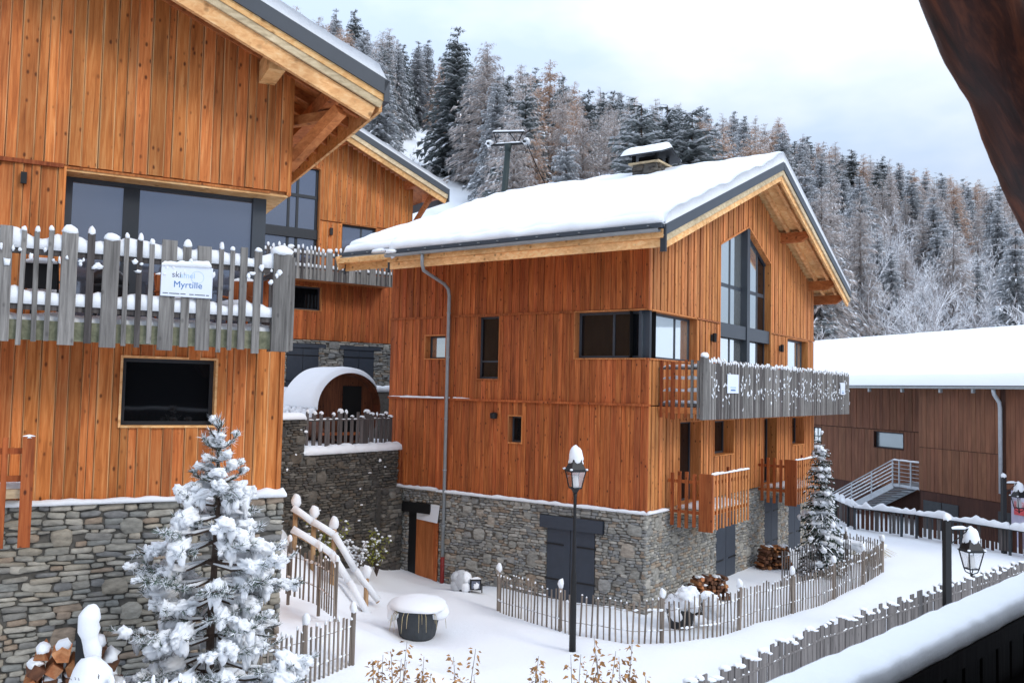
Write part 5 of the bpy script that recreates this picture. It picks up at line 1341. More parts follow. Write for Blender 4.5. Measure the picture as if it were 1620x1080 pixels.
# ------------------------------------------------------------------ planter under snow
pp = onz(660, 1008, -5.5)
pot = thing('planter', 'round dark planter with a thick cap of snow on the forecourt', 'planter', (pp.x, pp.y, gz(pp.x, pp.y) - 0.03))
b = MB(); b.lathe((0, 0, 0), [(0.32, 0), (0.40, 0.1), (0.50, 0.62), (0.53, 0.64), (0.53, 0.70), (0.46, 0.70)], 24); b.build('pot', POT, pot, smooth=False)
b = MB(); b.blob((0.02, 0, 0.74), (0.66, 0.64, 0.19), 4, 0.08, 22, 10, flat=0.3); b.blob((-0.42, -0.1, 0.62), (0.26, 0.24, 0.2), 9, 0.25); b.blob((0.45, -0.1, 0.62), (0.24, 0.24, 0.2), 8, 0.25)
stuff(b.build('snow', SNOW, pot, smooth=True))
b = MB(); rr = random.Random(12)
for i in range(16):
    a = rr.uniform(-2.9, 0.2); r0 = 0.52; x, y = r0 * math.cos(a), r0 * math.sin(a); L = rr.uniform(0.2, 0.5)
    b.tube([(x, y, 0.7), (x * 1.15, y * 1.15, 0.72 - L * 0.3), (x * 1.22, y * 1.22, 0.7 - L)], [0.008, 0.007, 0.003], 4)
stuff(b.build('trailing_twigs', STRAW, pot))
# ------------------------------------------------------------------ thin picket fence round the middle chalet's garden
gan = [(-0.22, 22.0), (0.73, 20.52), (1.48, 19.85), (2.62, 19.35), (3.65, 19.43), (4.8, 20.06), (6.21, 21.35), (8.26, 23.25), (10.32, 25.66), (11.95, 27.94)]
strip_fence('picket_fence', 'long thin chestnut picket fence curving round the garden of the middle chalet', gan, 0.135, 0.036, 0.98, CHEST, lean=0.05, posts=2.4, post_r=0.05, wires=(0.28, 0.72), seed=31, snow=0.6, cap=0.04)
strip_fence('picket_fence', 'far bend of thin picket fence looping round the tuft of dry grass', [(11.9, 28.1), (11.6, 29.3), (11.0, 30.0), (10.3, 30.2)], 0.12, 0.036, 0.95, CHEST, posts=1.6, seed=32)
strip_fence('picket_fence', 'straight inner run of taller pickets under the snowy spruce', [(7.9, 25.3), (10.9, 27.9)], 0.135, 0.04, 1.05, GREYD, posts=0, seed=33, snow=0.3)
# ------------------------------------------------------------------ dark fence along the far side of the path
ff = [onz(1322, 822, -5.5), onz(1352, 838, -5.5), onz(1450, 851, -5.5), onz(1598, 878, -5.5), onz(1700, 898, -5.5)]
far = thing('rail_fence', 'dark timber fence with snow ridge on its top rail before the long building', 'fence', (ff[0].x, ff[0].y, -5.5)); O = far.location; sn = MB(); rr = random.Random(41)
for a, c in zip(ff[:-1], ff[1:]):
    L = (c - a).length; d = (c - a) / L; ang = math.atan2(d.y, d.x)
    b = MB(); b.beam(a - O + Vector((0, 0, 0.92)), c - O + Vector((0, 0, 0.92)), 0.12, 0.06); b.build('top_rail', POT, far)
    sn.strip(a - O + Vector((0, 0, 0.95)), c - O + Vector((0, 0, 0.95)), 0.22, 0.2, L, 0.5, 0.07, freq=4)
    s = 0.0
    while s < L:
        p = a + d * s - O; b = MB(); b.tube([p + Vector((0, 0, -0.3)), p + Vector((0, 0, 0.9))], 0.055, 6); b.build('post', POT, far); s += 1.9
    s = 0.08
    while s < L:
        w = rr.uniform(0.07, 0.16); p = a + d * (s + w / 2) - O
        piece('slat', GREYD if rr.random() < 0.6 else W_DD, far, (p.x + 0.06, p.y + 0.06, 0.48 + rr.uniform(-0.04, 0.04)), (w, 0.03, 0.8), (0, 0, ang)); s += w + rr.uniform(0.02, 0.09)
stuff(sn.build('snow', SNOW, far, smooth=True))
# ------------------------------------------------------------------ picket fence in the foreground
fg = [(2.6, 13.4), (6.19, 17.32), (10.69, 21.35), (15.0, 25.0)]
strip_fence('picket_fence', 'grey board fence with uneven tops in the right foreground above the snowy rail', fg, 0.12, 0.17, 1.0, GREYM, zf=lambda x, y: -5.44, thick=0.03, posts=0, wires=(0.7,), rail=0.035, lean=0.008, wj=0.45, hj=0.09, snow=0.8, cap=0.055, seed=51)
# ------------------------------------------------------------------ firewood stacks
def woodpile(label, base, rz, cols, rows, L=0.5, r0=0.08, zs=0.8, snow=0.3, seed=1, mats=(LOGE, LOGD, LOGD)):
    t = thing('firewood_stack', label, 'firewood', base, rz); rr = random.Random(seed); sn = MB()
    for j in range(rows):
        n = max(1, cols - int(j * 0.5))
        for i in range(n):
            x = (i - (n - 1) / 2) * r0 * 2.05 + rr.uniform(-0.03, 0.03); z = r0 + j * r0 * 1.65
            k = rr.choice((3, 4, 5)); b = MB(); a0 = rr.uniform(0, 6); pr = [((r0 * rr.uniform(0.85, 1.15)) * math.cos(a0 + 6.283 * q_ / k), (r0 * rr.uniform(0.8, 1.1)) * math.sin(a0 + 6.283 * q_ / k)) for q_ in range(k)]
            l0 = L * rr.uniform(0.8, 1.15); b.v = [(x + u, -l0 / 2, z + v) for u, v in pr] + [(x + u + rr.uniform(-0.01, 0.01), l0 / 2, z + v) for u, v in pr]
            b.f = [tuple(range(k)), tuple(range(2 * k - 1, k - 1, -1))] + [(q_, q_ + k, (q_ + 1) % k + k, (q_ + 1) % k) for q_ in range(k)]; b.m = [0] * len(b.f)
            b.build('log', rr.choice(mats), t, (0, rr.uniform(-0.05, 0.05), 0), rr.uniform(-0.08, 0.08))
            if rr.random() < snow or (j == rows - 1 and rr.random() < 0.4): sn.blob((x, -l0 * 0.2, z + r0 * 0.8), (r0 * 0.9, l0 * 0.38, r0 * rr.uniform(0.4, 0.8)), i + j * 9, 0.3, 8, 5)
    if sn.f: stuff(sn.build('snow', SNOW, t, smooth=True))
    return t
pw = local(OB, RB, 2.3, -0.75); woodpile('stack of split logs behind the snow-covered shrub, against the stone base', (pw.x, pw.y, gz(pw.x, pw.y)), RB - 0.65, 9, 6, 0.42, 0.062, snow=0.05, seed=5)
pw = local(OB, RB, 7.6, -0.75); woodpile('stack of split logs left of the snowy spruce, between two pairs of shutters', (pw.x, pw.y, gz(pw.x, pw.y)), RB - 0.65, 9, 7, 0.42, 0.062, snow=0.05, seed=6)
pw = at(112, 1100, 11.2); woodpile('snowy heap of orange split logs against the left chalet stone base', (pw.x, pw.y, -4.55), RA, 7, 7, 0.5, 0.105, snow=0.5, seed=7)
# black post with a tall cap of snow in front of the logs
pq = at(128, 1075, 10.7)
bp_ = thing('black_post', 'black post carrying a tall lopsided cap of snow in front of the logs', 'post', (pq.x, pq.y, -4.6))
O = bp_.location; tp = at(128, 1000, 10.7)
b = MB(); b.box(-0.06, 0.07, -0.05, 0.05, 0, tp.z - O.z); b.build('post', BLACK, bp_)
b = MB(); sp0 = [(150, 1050, 8), (148, 1040, 11), (147, 1028, 12), (144, 1016, 11), (142, 1006, 12), (141, 996, 15), (140, 985, 17), (142, 975, 16), (145, 967, 13), (148, 960, 9), (150, 956, 3)]
b.tube([at(px, py, 10.65) - O for px, py, r_ in sp0], [r_ * 10.65 / F_PX * (1 + 0.12 * math.sin(px * 2.1)) for px, py, r_ in sp0], 12)
stuff(b.build('snow', SNOW, bp_, smooth=True))
ph = at(144, 1085, 10.3)
sh = thing('snowy_bush', 'rounded lump of snow over a low bush at the bottom left', 'bush', (ph.x, ph.y, -4.5))
b = MB(); p = at(144, 1085, 10.3) - sh.location; b.blob(p, (0.235, 0.25, 0.33), 6, 0.10, 16, 12); stuff(b.build('snow', SNOW, sh, smooth=True))
b = MB(); rr = random.Random(3)
for i in range(30):
    a = rr.uniform(0, 6.28); b.tube([(p.x, p.y, p.z - 0.6), (p.x + 0.25 * math.cos(a), p.y + 0.2 * math.sin(a), p.z + rr.uniform(-0.3, 0.2))], [0.008, 0.003], 4)
b.build('twigs', BARK, sh)
# ------------------------------------------------------------------ street lamps
def lantern(t, c, s, snow_h, hang=False):
    """square tapering lantern; c = centre of the bottom of the glass"""
    c = Vector(c); hb, ht, H = 0.10 * s, 0.165 * s, 0.36 * s
    cor = [(-1, -1), (1, -1), (1, 1), (-1, 1)]
    b = MB()
    for x, y in cor: b.tube([c + Vector((x * hb, y * hb, 0)), c + Vector((x * ht, y * ht, H))], 0.014 * s, 5)
    for z, h_ in ((0, hb), (H, ht)):
        for k in range(4):
            a, d = cor[k], cor[(k + 1) % 4]; b.tube([c + Vector((a[0] * h_, a[1] * h_, z)), c + Vector((d[0] * h_, d[1] * h_, z))], 0.016 * s, 5)
    fr = b.build('lantern_frame', BLACK, t)
    for k in range(4):
        a, d = cor[k], cor[(k + 1) % 4]; b = MB(); b.add([c + Vector((a[0] * hb, a[1] * hb, 0.01)), c + Vector((d[0] * hb, d[1] * hb, 0.01)), c + Vector((d[0] * ht, d[1] * ht, H - 0.01)), c + Vector((a[0] * ht, a[1] * ht, H - 0.01))], [(0, 1, 2, 3)]); b.build('pane', GLASSL, fr)
    b = MB(); b.lathe(c, [(0.07 * s, 0.02), (0.08 * s, 0.06 * s), (0.06 * s, 0.26 * s), (0.02 * s, 0.28 * s)], 10); b.build('bulb', BULB, fr)
    b = MB(); q2 = math.sqrt(2); b.lathe(c, [(0.19 * s * q2, H + 0.005), (0.19 * s * q2, H + 0.025 * s), (0.165 * s * q2, H + 0.04 * s), (0.10 * s * q2, H + 0.20 * s), (0.10 * s * q2, H + 0.24 * s), (0.04 * s, H + 0.28 * s)], 4); b.build('lantern_roof', BLACK, t)
    b = MB()
    if hang:
        for x, y in cor: b.tube([c + Vector((x * hb, y * hb, 0)), c + Vector((x * hb * 0.8, y * hb * 0.8, -0.07 * s)), c + Vector((0, 0, -0.12 * s))], 0.012 * s, 5)
        b.lathe(c + Vector((0, 0, -0.17 * s)), [(0.01, 0), (0.03 * s, 0.03), (0.02 * s, 0.06)], 8)
    else: b.lathe(c + Vector((0, 0, -0.13 * s)), [(0.03 * s, 0), (0.05 * s, 0.03 * s), (0.09 * s, 0.10 * s), (0.10 * s * q2, 0.125 * s)], 4)
    b.build('lantern_foot', BLACK, t)
    b = MB(); zz = H + 0.10 * s; b.blob(c + Vector((0.01, 0.02, zz + snow_h * 0.38)), (0.15 * s, 0.15 * s, snow_h * 0.66), 3, 0.10, 14, 10, flat=0.35)
    b.blob(c + Vector((0.07 * s, 0.02, zz + 0.04)), (0.12 * s, 0.13 * s, 0.15 * s), 5, 0.15, 10, 7); b.blob(c + Vector((0.0, 0.09 * s, zz + 0.04)), (0.14 * s, 0.10 * s, 0.15 * s), 7, 0.15, 10, 7)
    for x, y in cor: b.blob(c + Vector((x * 0.18 * s, y * 0.18 * s, H + 0.04 * s)), (0.035 * s, 0.035 * s, 0.022 * s), x + 2 * y, 0.2, 7, 5)
    stuff(b.build('snow', SNOW, t, smooth=True))
pl_ = onz(905.5, 1030, -5.5)
l1 = thing('street_lamp', 'tall black post-top lantern with snow cap in front of the middle chalet', 'street lamp', (pl_.x, pl_.y, -5.52), 0.35, 'black street lanterns')
top1 = at(909.5, 779, 18.7).z + 5.52
b = MB(); b.lathe((0, 0, 0), [(0.075, 0), (0.07, 0.9), (0.06, 1.6), (0.055, 1.65), (0.04, 1.75), (0.032, top1 - 0.1), (0.045, top1 - 0.02)], 12); b.build('post', BLACK, l1, smooth=True)
lantern(l1, (0, 0, top1 + 0.1), 1.0, 0.42)
def arm_lamp(px, dep, zt, lab, rz):
    p = at(px, 700, dep); t = thing('street_lamp', lab, 'street lamp', (p.x, p.y, -5.52), rz, 'black street lanterns'); H = zt + 5.52
    b = MB(); b.box(-0.07, 0.07, -0.07, 0.07, 0, H); b.build('post', BLACK, t)
    b = MB(); b.box(0.07, 0.66, -0.02, 0.02, H - 0.24, H - 0.19); b.tube([(0.08, 0, H - 0.55), (0.3, 0, H - 0.40), (0.5, 0, H - 0.24)], 0.015, 6); b.tube([(0.6, 0, H - 0.24), (0.6, 0, H - 0.5)], 0.012, 6); b.build('bracket', BLACK, t)
    lantern(t, (0.6, 0, H - 1.10), 1.10, 0.42, True)
    b = MB(); b.blob((0.0, 0, H + 0.04), (0.09, 0.08, 0.1), 3, 0.15); b.strip((0.08, 0, H - 0.19), (0.5, 0, H - 0.19), 0.05, 0.05, 2); stuff(b.build('snow', SNOW, t, smooth=True))
arm_lamp(1497, 20.0, -2.75, 'black street lamp with bracket lantern rising behind the snowy rail, right of centre', 0.12)
arm_lamp(1587, 31.6, -2.78, 'black street lamp with bracket lantern beside the far downpipe at the right edge', 0.12)
# ------------------------------------------------------------------ ski lift pylon and cables
pz = at(800, 300, 90); base = Vector((pz.x - 0.5, 90, hz(pz.x, 90)))
py = thing('lift_pylon', 'dark green ski lift pylon with snowy crossarm in front of the forest', 'pylon', base)
tz = 25.6 - base.z
b = MB(); b.tube([(0, 0, -0.5), (0.25, 0, tz * 0.55), (0.62, 0, tz - 0.8)], [0.42, 0.36, 0.30], 10); b.tube([(0.6, 0, tz - 0.8), (0.66, 0, tz)], [0.3, 0.42], 10); b.build('mast', plain('pylon_green', (40, 52, 52), 0.6), py, smooth=True)
b = MB(); c = Vector((0.66, 0, tz)); ax = Vector((0.96, -0.28, 0))
b.beam(c - ax * 1.9, c + ax * 1.9, 0.3, 0.18); b.build('crossarm', BLACK, py)
b = MB(); b.beam(c - ax * 1.7 + Vector((0, 0, 1.35)), c + ax * 1.75 + Vector((0, 0, 1.2)), 0.3, 0.12); b.build('top_beam', BLACK, py)
for s0, s1 in ((-1.2, -1.6), (1.0, 1.6), (1.0, 0.1)):
    b = MB(); b.beam(c + ax * s0, c + ax * s1 + Vector((0, 0, 1.25)), 0.1, 0.1); b.build('strut', BLACK, py)
for s0 in (-1.95, 1.95):
    b = MB(); b.beam(c + ax * s0 + Vector((-0.3, -0.9, -0.05)), c + ax * s0 + Vector((0.3, 0.9, 0.35)), 0.16, 0.22); b.build('sheave_assembly', BLACK, py)
b = MB(); b.strip(c - ax * 1.75 + Vector((0, 0, 1.42)), c + ax * 1.8 + Vector((0, 0, 1.26)), 0.34, 0.16, 2, 0.2, 0.2); b.strip(c - ax * 1.4 + Vector((0, 0, 0.1)), c + ax * 1.4 + Vector((0, 0, 0.1)), 0.3, 0.14, 3, 0.3, 0.2)
for s0 in (-2.1, 2.0): b.blob(c + ax * s0 + Vector((0, 0, 0.2)), (0.4, 0.8, 0.28), s0, 0.3)
stuff(b.build('snow', SNOW, py, smooth=True))
for s0, lab, e in ((1.95, 'ski lift cable dropping to the right from the pylon', at(885, 320, 100)), (-1.95, 'ski lift cable rising to the upper left from the pylon', at(690, 190, 150))):
    a = base + c + ax * s0 + Vector((0, 0, 0.2)); t = MB(); n = 10
    t.tube([a.lerp(e, i / n) - a + Vector((0, 0, -0.8 * math.sin(math.pi * i / n))) for i in range(n + 1)], 0.05, 5); o = t.build('lift_cable', BLACK, None, a); tag(o, lab, 'cable')
# ------------------------------------------------------------------ the viewer's own balcony
own = thing('viewer_balcony', "dark wooden balcony of the viewer's own chalet with a snow-covered rail", 'balcony', (1.2, 2.8, -1.75))
O = own.location; ra_, rb2 = Vector((0.42, 2.10, -0.87)), Vector((3.3, 4.90, -0.87)); d = (rb2 - ra_).normalized(); sd = Vector((d.y, -d.x, 0))
b = MB(); b.beam(ra_ - O + sd * 0.07, rb2 - O + sd * 0.07, 0.17, 0.06); b.build('rail_cap', OWND, own)
L = (rb2 - ra_).length; s = 0.0; rr = random.Random(2); ang = math.atan2(d.y, d.x)
while s < L:
    w = rr.uniform(0.16, 0.2); p = ra_ + d * (s + w / 2) + sd * 0.06 - O
    piece('board', OWND, own, (p.x, p.y, 0.40), (w - 0.006, 0.03, 0.92), (0, 0, ang)); s += w
b = MB(); b.beam(ra_ - O + sd * 0.10 + Vector((0, 0, -0.3)), rb2 - O + sd * 0.10 + Vector((0, 0, -0.3)), 0.05, 0.1); b.build('rail', OWND, own)
b = MB(); b.strip(ra_ - O + sd * 0.06 + Vector((0, 0, 0.03)), rb2 - O + sd * 0.06 + Vector((0, 0, 0.03)), 0.17, 0.075, 3, 0.05, 0.015, 22, 0.012, freq=9, pw=0.22); stuff(b.build('snow', SNOW, own, smooth=True))
b = MB(); q0, q1 = ra_ + sd * 0.1 - d * 4, rb2 + sd * 0.1
pts = [q0, q1, q1 + sd * 3.5, q0 + sd * 3.5]
b.add([(p.x - O.x, p.y - O.y, -0.05) for p in pts] + [(p.x - O.x, p.y - O.y, -0.15) for p in pts], [(0, 1, 2, 3)[::-1], (4, 5, 6, 7), (0, 1, 5, 4), (1, 2, 6, 5), (2, 3, 7, 6), (3, 0, 4, 7)]); b.build('floor', OWND, own)
# roof over the balcony with the curved log brace that carries it
wq0, wq1 = ra_ + sd * 4.6 - d * 4, rb2 + sd * 4.6 + d * 2
b = MB(); b.beam((wq0.x - O.x, wq0.y - O.y, 1.7), (wq1.x - O.x, wq1.y - O.y, 1.7), 0.2, 3.8); b.build('house_wall', OWND, own)  # unseen wall behind the viewer, added to keep light off the rail boards
orf = thing('overhanging_roof', "dark plank roof overhang above the viewer's balcony", 'roof', (2.2, 2.0, 1.9))
O2 = orf.location; qa, qb = ra_ + sd * 2.4 - d * 3, rb2 + sd * 2.4 + d * 0.5
pts = [qa, qb, qb + sd * 2.1, qa + sd * 2.1]
b = MB(); b.add([(p.x - O2.x, p.y - O2.y, 0.0) for p in pts] + [(p.x - O2.x, p.y - O2.y, 0.12) for p in pts], [(0, 1, 2, 3), (7, 6, 5, 4), (0, 4, 5, 1), (1, 5, 6, 2), (2, 6, 7, 3), (3, 7, 4, 0)]); b.build('deck', CEIL, orf)
for k in range(8):
    p = qa.lerp(qb, k / 7.0); b = MB(); b.beam((p.x - O2.x, p.y - O2.y, -0.06), (p.x - O2.x + sd.x * 2.1, p.y - O2.y + sd.y * 2.1, -0.06), 0.1, 0.12); b.build('rafter', CEIL, orf)
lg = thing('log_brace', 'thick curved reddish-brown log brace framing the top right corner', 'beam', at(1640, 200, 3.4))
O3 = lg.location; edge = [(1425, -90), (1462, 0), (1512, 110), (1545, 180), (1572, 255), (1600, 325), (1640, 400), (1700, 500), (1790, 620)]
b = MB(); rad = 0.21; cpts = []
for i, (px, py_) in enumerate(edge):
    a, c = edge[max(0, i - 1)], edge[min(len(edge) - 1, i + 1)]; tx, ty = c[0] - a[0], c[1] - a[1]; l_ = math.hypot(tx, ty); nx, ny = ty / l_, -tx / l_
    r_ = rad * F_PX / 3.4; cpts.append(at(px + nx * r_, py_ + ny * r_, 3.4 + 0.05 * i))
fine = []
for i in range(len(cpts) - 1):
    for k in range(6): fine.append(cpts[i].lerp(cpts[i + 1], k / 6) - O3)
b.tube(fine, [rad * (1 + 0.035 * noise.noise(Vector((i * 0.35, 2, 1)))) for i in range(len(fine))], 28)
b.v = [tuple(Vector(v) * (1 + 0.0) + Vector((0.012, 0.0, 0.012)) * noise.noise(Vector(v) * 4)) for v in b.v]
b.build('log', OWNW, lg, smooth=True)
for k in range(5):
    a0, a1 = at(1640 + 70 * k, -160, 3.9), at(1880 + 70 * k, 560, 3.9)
    b = MB(); b.beam(a0 - O2, a1 - O2, 0.19, 0.05, up=(0, 1, 0)); b.build('shade_board', OWND, orf)  # near-black boards added as painted shadow to the right of the log

# ------------------------------------------------------------------ trees
def conifer(H, Rb, whorls, nb, seed, droop=0.35, snow=0.7, ns=4, width=0.16, base_h=0.06, open_=0.0, up=0.1, power=0.85, twig=0.42, lumps=0):
    """needles, snow and trunk meshes (as MB) of a conifer standing at the origin"""
    rr = random.Random(seed); N, S, T = MB(), MB(), MB()
    T.tube([(0, 0, -0.03 * H), (0.004 * H, 0, H * 0.5), (0, 0, H * 0.97)], [0.016 * H, 0.008 * H, 0.001 * H], 6)
    for i in range(whorls):
        f = (i + rr.uniform(0, 0.7)) / whorls; h = H * lerp(base_h, 0.985, f)
        for k in range(nb if f < 0.9 else max(3, nb // 2)):
            if rr.random() < open_: continue
            L = Rb * max(0.04, (1 - f)) ** power * rr.uniform(0.62, 1.12) + 0.028 * H
            a = 2 * math.pi * (k + rr.uniform(-0.4, 0.4)) / nb + i * 1.1; d = Vector((math.cos(a), math.sin(a), 0)); sd = Vector((-d.y, d.x, 0))
            hh = h + rr.uniform(-0.3, 0.3) * H / whorls; u0 = up * rr.uniform(0.5, 1.5) + 0.25 * f; dr = droop * rr.uniform(0.7, 1.3) * (1 - 0.5 * f)
            P = lambda t: d * (L * t) + Vector((0, 0, hh + L * (u0 * t - dr * t * t)))
            w = width * L
            for s in range(ns):
                t0, t1 = s / ns, (s + 1) / ns; p, q = P(t0), P(t1); wa, wb = w * (1 - t0 * 0.7) * 0.6, w * (1 - t1 * 0.8) * 0.6
                N.add([p - sd * wa, p + sd * wa, q + sd * wb, q - sd * wb], [(0, 1, 2, 3)])
                for sg in (-1, 1):
                    tl = L * twig * (1 - t0 * 0.62) * rr.uniform(0.6, 1.15); m = P(lerp(t0, t1, rr.random()))
                    e = m + sd * (sg * tl * 0.78) + d * (tl * 0.5) + Vector((0, 0, -tl * (0.28 + 0.3 * rr.random())))
                    b = d * (w * 0.62); dz = Vector((0, 0, -0.30 * tl))
                    N.add([m - b, m + b, e], [(0, 1, 2)]); N.add([m - b * 0.4 + dz * 0.2, m + b * 0.6, e + dz], [(0, 1, 2)])
                    if rr.random() < snow:
                        o = Vector((0, 0, 0.010 * H * rr.uniform(0.5, 1.0))); c = 0.85
                        S.add([m - b * c + o, m + b * c + o, m.lerp(e, rr.uniform(0.55, 0.95)) + o], [(0, 1, 2)])
                if rr.random() < snow:
                    o = Vector((0, 0, 0.010 * H)); c = 0.8
                    S.add([p - sd * wa * c + o, p + sd * wa * c + o, q + sd * wb * c + o, q - sd * wb * c + o], [(0, 1, 2, 3)])
                if lumps and rr.random() < lumps: S.blob(P(lerp(t0, t1, 0.7)) + Vector((0, 0, 0.02 * H)), (L * 0.34 * (1.2 - t0), L * 0.30 * (1.2 - t0), 0.009 * H + L * 0.07), rr.random() * 40, 0.4, 10, 7, freq=2.0)
    return N, S, T
def bare_tree(H, seed, spread=0.35, levels=3, nk=(10, 8, 9)):
    rr = random.Random(seed); N, S = MB(), MB()
    def grow(p, d, L, r_, lv):
        m = p + d * (L * 0.5) + Vector((rr.uniform(-1, 1), rr.uniform(-1, 1), 0)) * L * 0.05; e = p + d * L + Vector((0, 0, -0.03 * L))
        if lv >= levels:
            x = d.cross(Vector((0.3, 0.2, 1))).normalized() * max(r_, 0.0022 * H); (S if rr.random() < 0.6 else N).add([p - x, p + x, e], [(0, 1, 2)]); return
        N.tube([p, m, e], [r_, r_ * 0.7, r_ * 0.3], 3, False)
        if lv > 0:
            o = Vector((0, 0, r_ * 0.9)); S.tube([p + o, m + o, e + o], [r_ * 0.7, r_ * 0.6, r_ * 0.4], 3, False)
        for k in range(nk[lv]):
            t = lerp(0.25 if lv else 0.18, 1, (k + rr.random()) / nk[lv]); a = rr.uniform(0, 6.28); x = d.cross(Vector((math.cos(a), math.sin(a), 0.3))).normalized()
            nd = (d * rr.uniform(0.55, 0.9) + x * rr.uniform(0.5, 1.0) + Vector((0, 0, 0.25))).normalized()
            grow(p + (e - p) * t, nd, L * rr.uniform(0.35, 0.55), max(r_ * 0.42, 0.0022 * H), lv + 1)
    grow(Vector((0, 0, -0.02 * H)), Vector((rr.uniform(-0.08, 0.08), rr.uniform(-0.08, 0.08), 1)).normalized(), H * 0.62, 0.010 * H, 0)
    return N, S
PROTO = {}
def proto(kind, i, mbs, mats):
    PROTO.setdefault(kind, []).append(([(nm, b.mesh(nm, m, False)) for nm, b, m in zip(('crown', 'snow', 'trunk'), mbs, mats)], mbs))
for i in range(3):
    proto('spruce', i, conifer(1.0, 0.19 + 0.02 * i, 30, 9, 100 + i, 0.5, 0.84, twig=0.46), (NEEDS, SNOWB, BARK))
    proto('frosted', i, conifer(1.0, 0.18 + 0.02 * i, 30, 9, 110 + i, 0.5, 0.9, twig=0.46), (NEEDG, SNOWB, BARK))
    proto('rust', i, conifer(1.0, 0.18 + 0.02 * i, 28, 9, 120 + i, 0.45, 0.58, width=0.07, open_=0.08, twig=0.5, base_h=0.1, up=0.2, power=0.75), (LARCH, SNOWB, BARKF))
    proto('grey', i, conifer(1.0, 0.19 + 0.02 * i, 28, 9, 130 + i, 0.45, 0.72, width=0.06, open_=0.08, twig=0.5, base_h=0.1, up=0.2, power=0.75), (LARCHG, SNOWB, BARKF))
    N, S = bare_tree(1.0, 140 + i); proto('bare', i, (N, S, MB()), (TWIG, SNOWB, BARKF))
def put_tree(name, kind, p, H, label, group=None, wid=1.0, rz=0.0, v=0):
    t = thing(name, label, 'tree', p, rz, group); t.scale = (H * wid, H * wid, H)
    for nm, me in PROTO[kind][v % len(PROTO[kind])][0]:
        if len(me.polygons): 
            o = link(nm, me, t)
            if nm == 'snow': o['kind'] = 'stuff'
    return t
KNAME = {'spruce': ('spruce_tree', 'dark spruce'), 'frosted': ('spruce_tree', 'pale frosted spruce'), 'rust': ('larch_tree', 'rusty brown larch'), 'grey': ('larch_tree', 'grey-brown frosted larch'), 'bare': ('bare_tree', 'bare white-frosted tree')}
rr = random.Random(77)
occl = [(440, 20), (612, 125), (614, 250), (712, 325), (793, 297), (985, 270), (1000, 235), (1050, 235), (1055, 262), (1240, 243), (1344, 470), (1346, 540), (1620, 528), (1800, 520)]
def occ(px):
    for (a, ya_), (c, yc_) in zip(occl[:-1], occl[1:]):
        if a <= px <= c: return lerp(ya_, yc_, (px - a) / (c - a))
    return 0 if px < 440 else 520
cand = []
def add(kind, x, y, H, special=None, wid=1.0): cand.append([y, kind, x, y, hz(x, y), H, special, wid])
# trees that stand out
def special(px, ytop, ybase_or_depth, kind, H, lab, wid=1.0, depth=None):
    d = depth; x = (px - 810) / F_PX * d; add(kind, x, d, H if H else at(px, ytop, d).z - hz(x, d), lab, wid)
special(712, 40, 0, 'spruce', None, 'tall dark spruce at the edge of the ski slope, left of the pylon', 1.15, 150)
special(1010, 148, 0, 'spruce', None, 'leftmost of three big snowy spruces just behind the chimney', 1.5, 78)
special(1052, 150, 0, 'spruce', None, 'middle of three big snowy spruces right of the chimney', 1.4, 82)
special(1092, 160, 0, 'spruce', None, 'rightmost of three big snowy spruces right of the chimney', 1.5, 80)
special(760, 62, 0, 'grey', None, 'broad grey-brown larch right of the tall spruce, behind the pylon', 1.2, 140)
special(862, 90, 0, 'rust', None, 'tall rusty larch behind and right of the pylon', 1.1, 146)
special(545, 10, 0, 'spruce', None, 'dark spruce tops above the left chalet eave on the skyline', 1.0, 185)
special(515, 12, 0, 'frosted', None, 'pale spruce on the skyline directly above the left chalet eave', 1.0, 190)
special(590, 45, 0, 'grey', None, 'grey larch on the skyline just right of the left chalet eave', 1.0, 175)
special(1308, 470, 0, 'spruce', None, 'small dark spruce showing right beside the far eave of the middle chalet', 1.5, 62)
gx = -110.0
while gx < 330:
    gy = 92.0
    while gy < 420:
        sp_ = 4.6 if gy < 170 else 6.0
        x, y = gx + rr.uniform(-2.4, 2.4), gy + rr.uniform(-2.4, 2.4); gy += sp_
        if y > crest(x) + 3: continue
        z = hz(x, y); px, py_ = project(Vector((x, y, z)))
        if px < 430 or px > 1720: continue
        if px < 775 and y < 132: continue
        if 600 < px < 700 and y < 200 and not (px < 640 and y > 168): continue
        if 700 <= px < 775 and y < 144: continue
        right = px > 1250
        if right and py_ > 420 and rr.random() < 0.25: continue
        r_ = rr.random()
        if right and py_ > 440: kind = 'bare' if r_ < 0.6 else ('frosted' if r_ < 0.8 else 'grey')
        elif right: kind = 'spruce' if r_ < 0.12 else 'frosted' if r_ < 0.42 else 'rust' if r_ < 0.62 else 'grey'
        else: kind = 'spruce' if r_ < 0.18 else 'frosted' if r_ < 0.42 else 'rust' if r_ < 0.66 else 'grey' if r_ < 0.95 else 'bare'
        H = rr.uniform(15, 24) * (0.8 if kind == 'bare' else 1) * (0.9 if right else 1)
        if py_ > 250 and px < 800: H *= 0.9
        add(kind, x, y, H, None, rr.uniform(0.8, 1.2))
    gx += 5.6
cand.sort(key=lambda c: c[0])
sky_ = {c: occ(c) for c in range(420, 1740, 4)}
vis = []
for y, kind, x, _, z, H, sp_, wid in cand:
    px, pb = project(Vector((x, y, z))); px2, pt = project(Vector((x, y, z + H))); hw = 0.17 * H * wid / y * F_PX; area = 0
    c0 = int(px2 - hw) // 4 * 4
    for c in range(c0, int(px2 + hw) + 4, 4):
        if c in sky_:
            yt = pt + abs(c - px2) / max(hw, 1) * (pb - pt) * 0.9
            if yt < sky_[c] - 2:
                area += sky_[c] - yt; sky_[c] = sky_[c] - 0.85 * (sky_[c] - yt)
    if area > 6 or sp_: vis.append((area * (50 if sp_ else 1), kind, x, y, z, H, sp_, wid, px2, pt, pb))
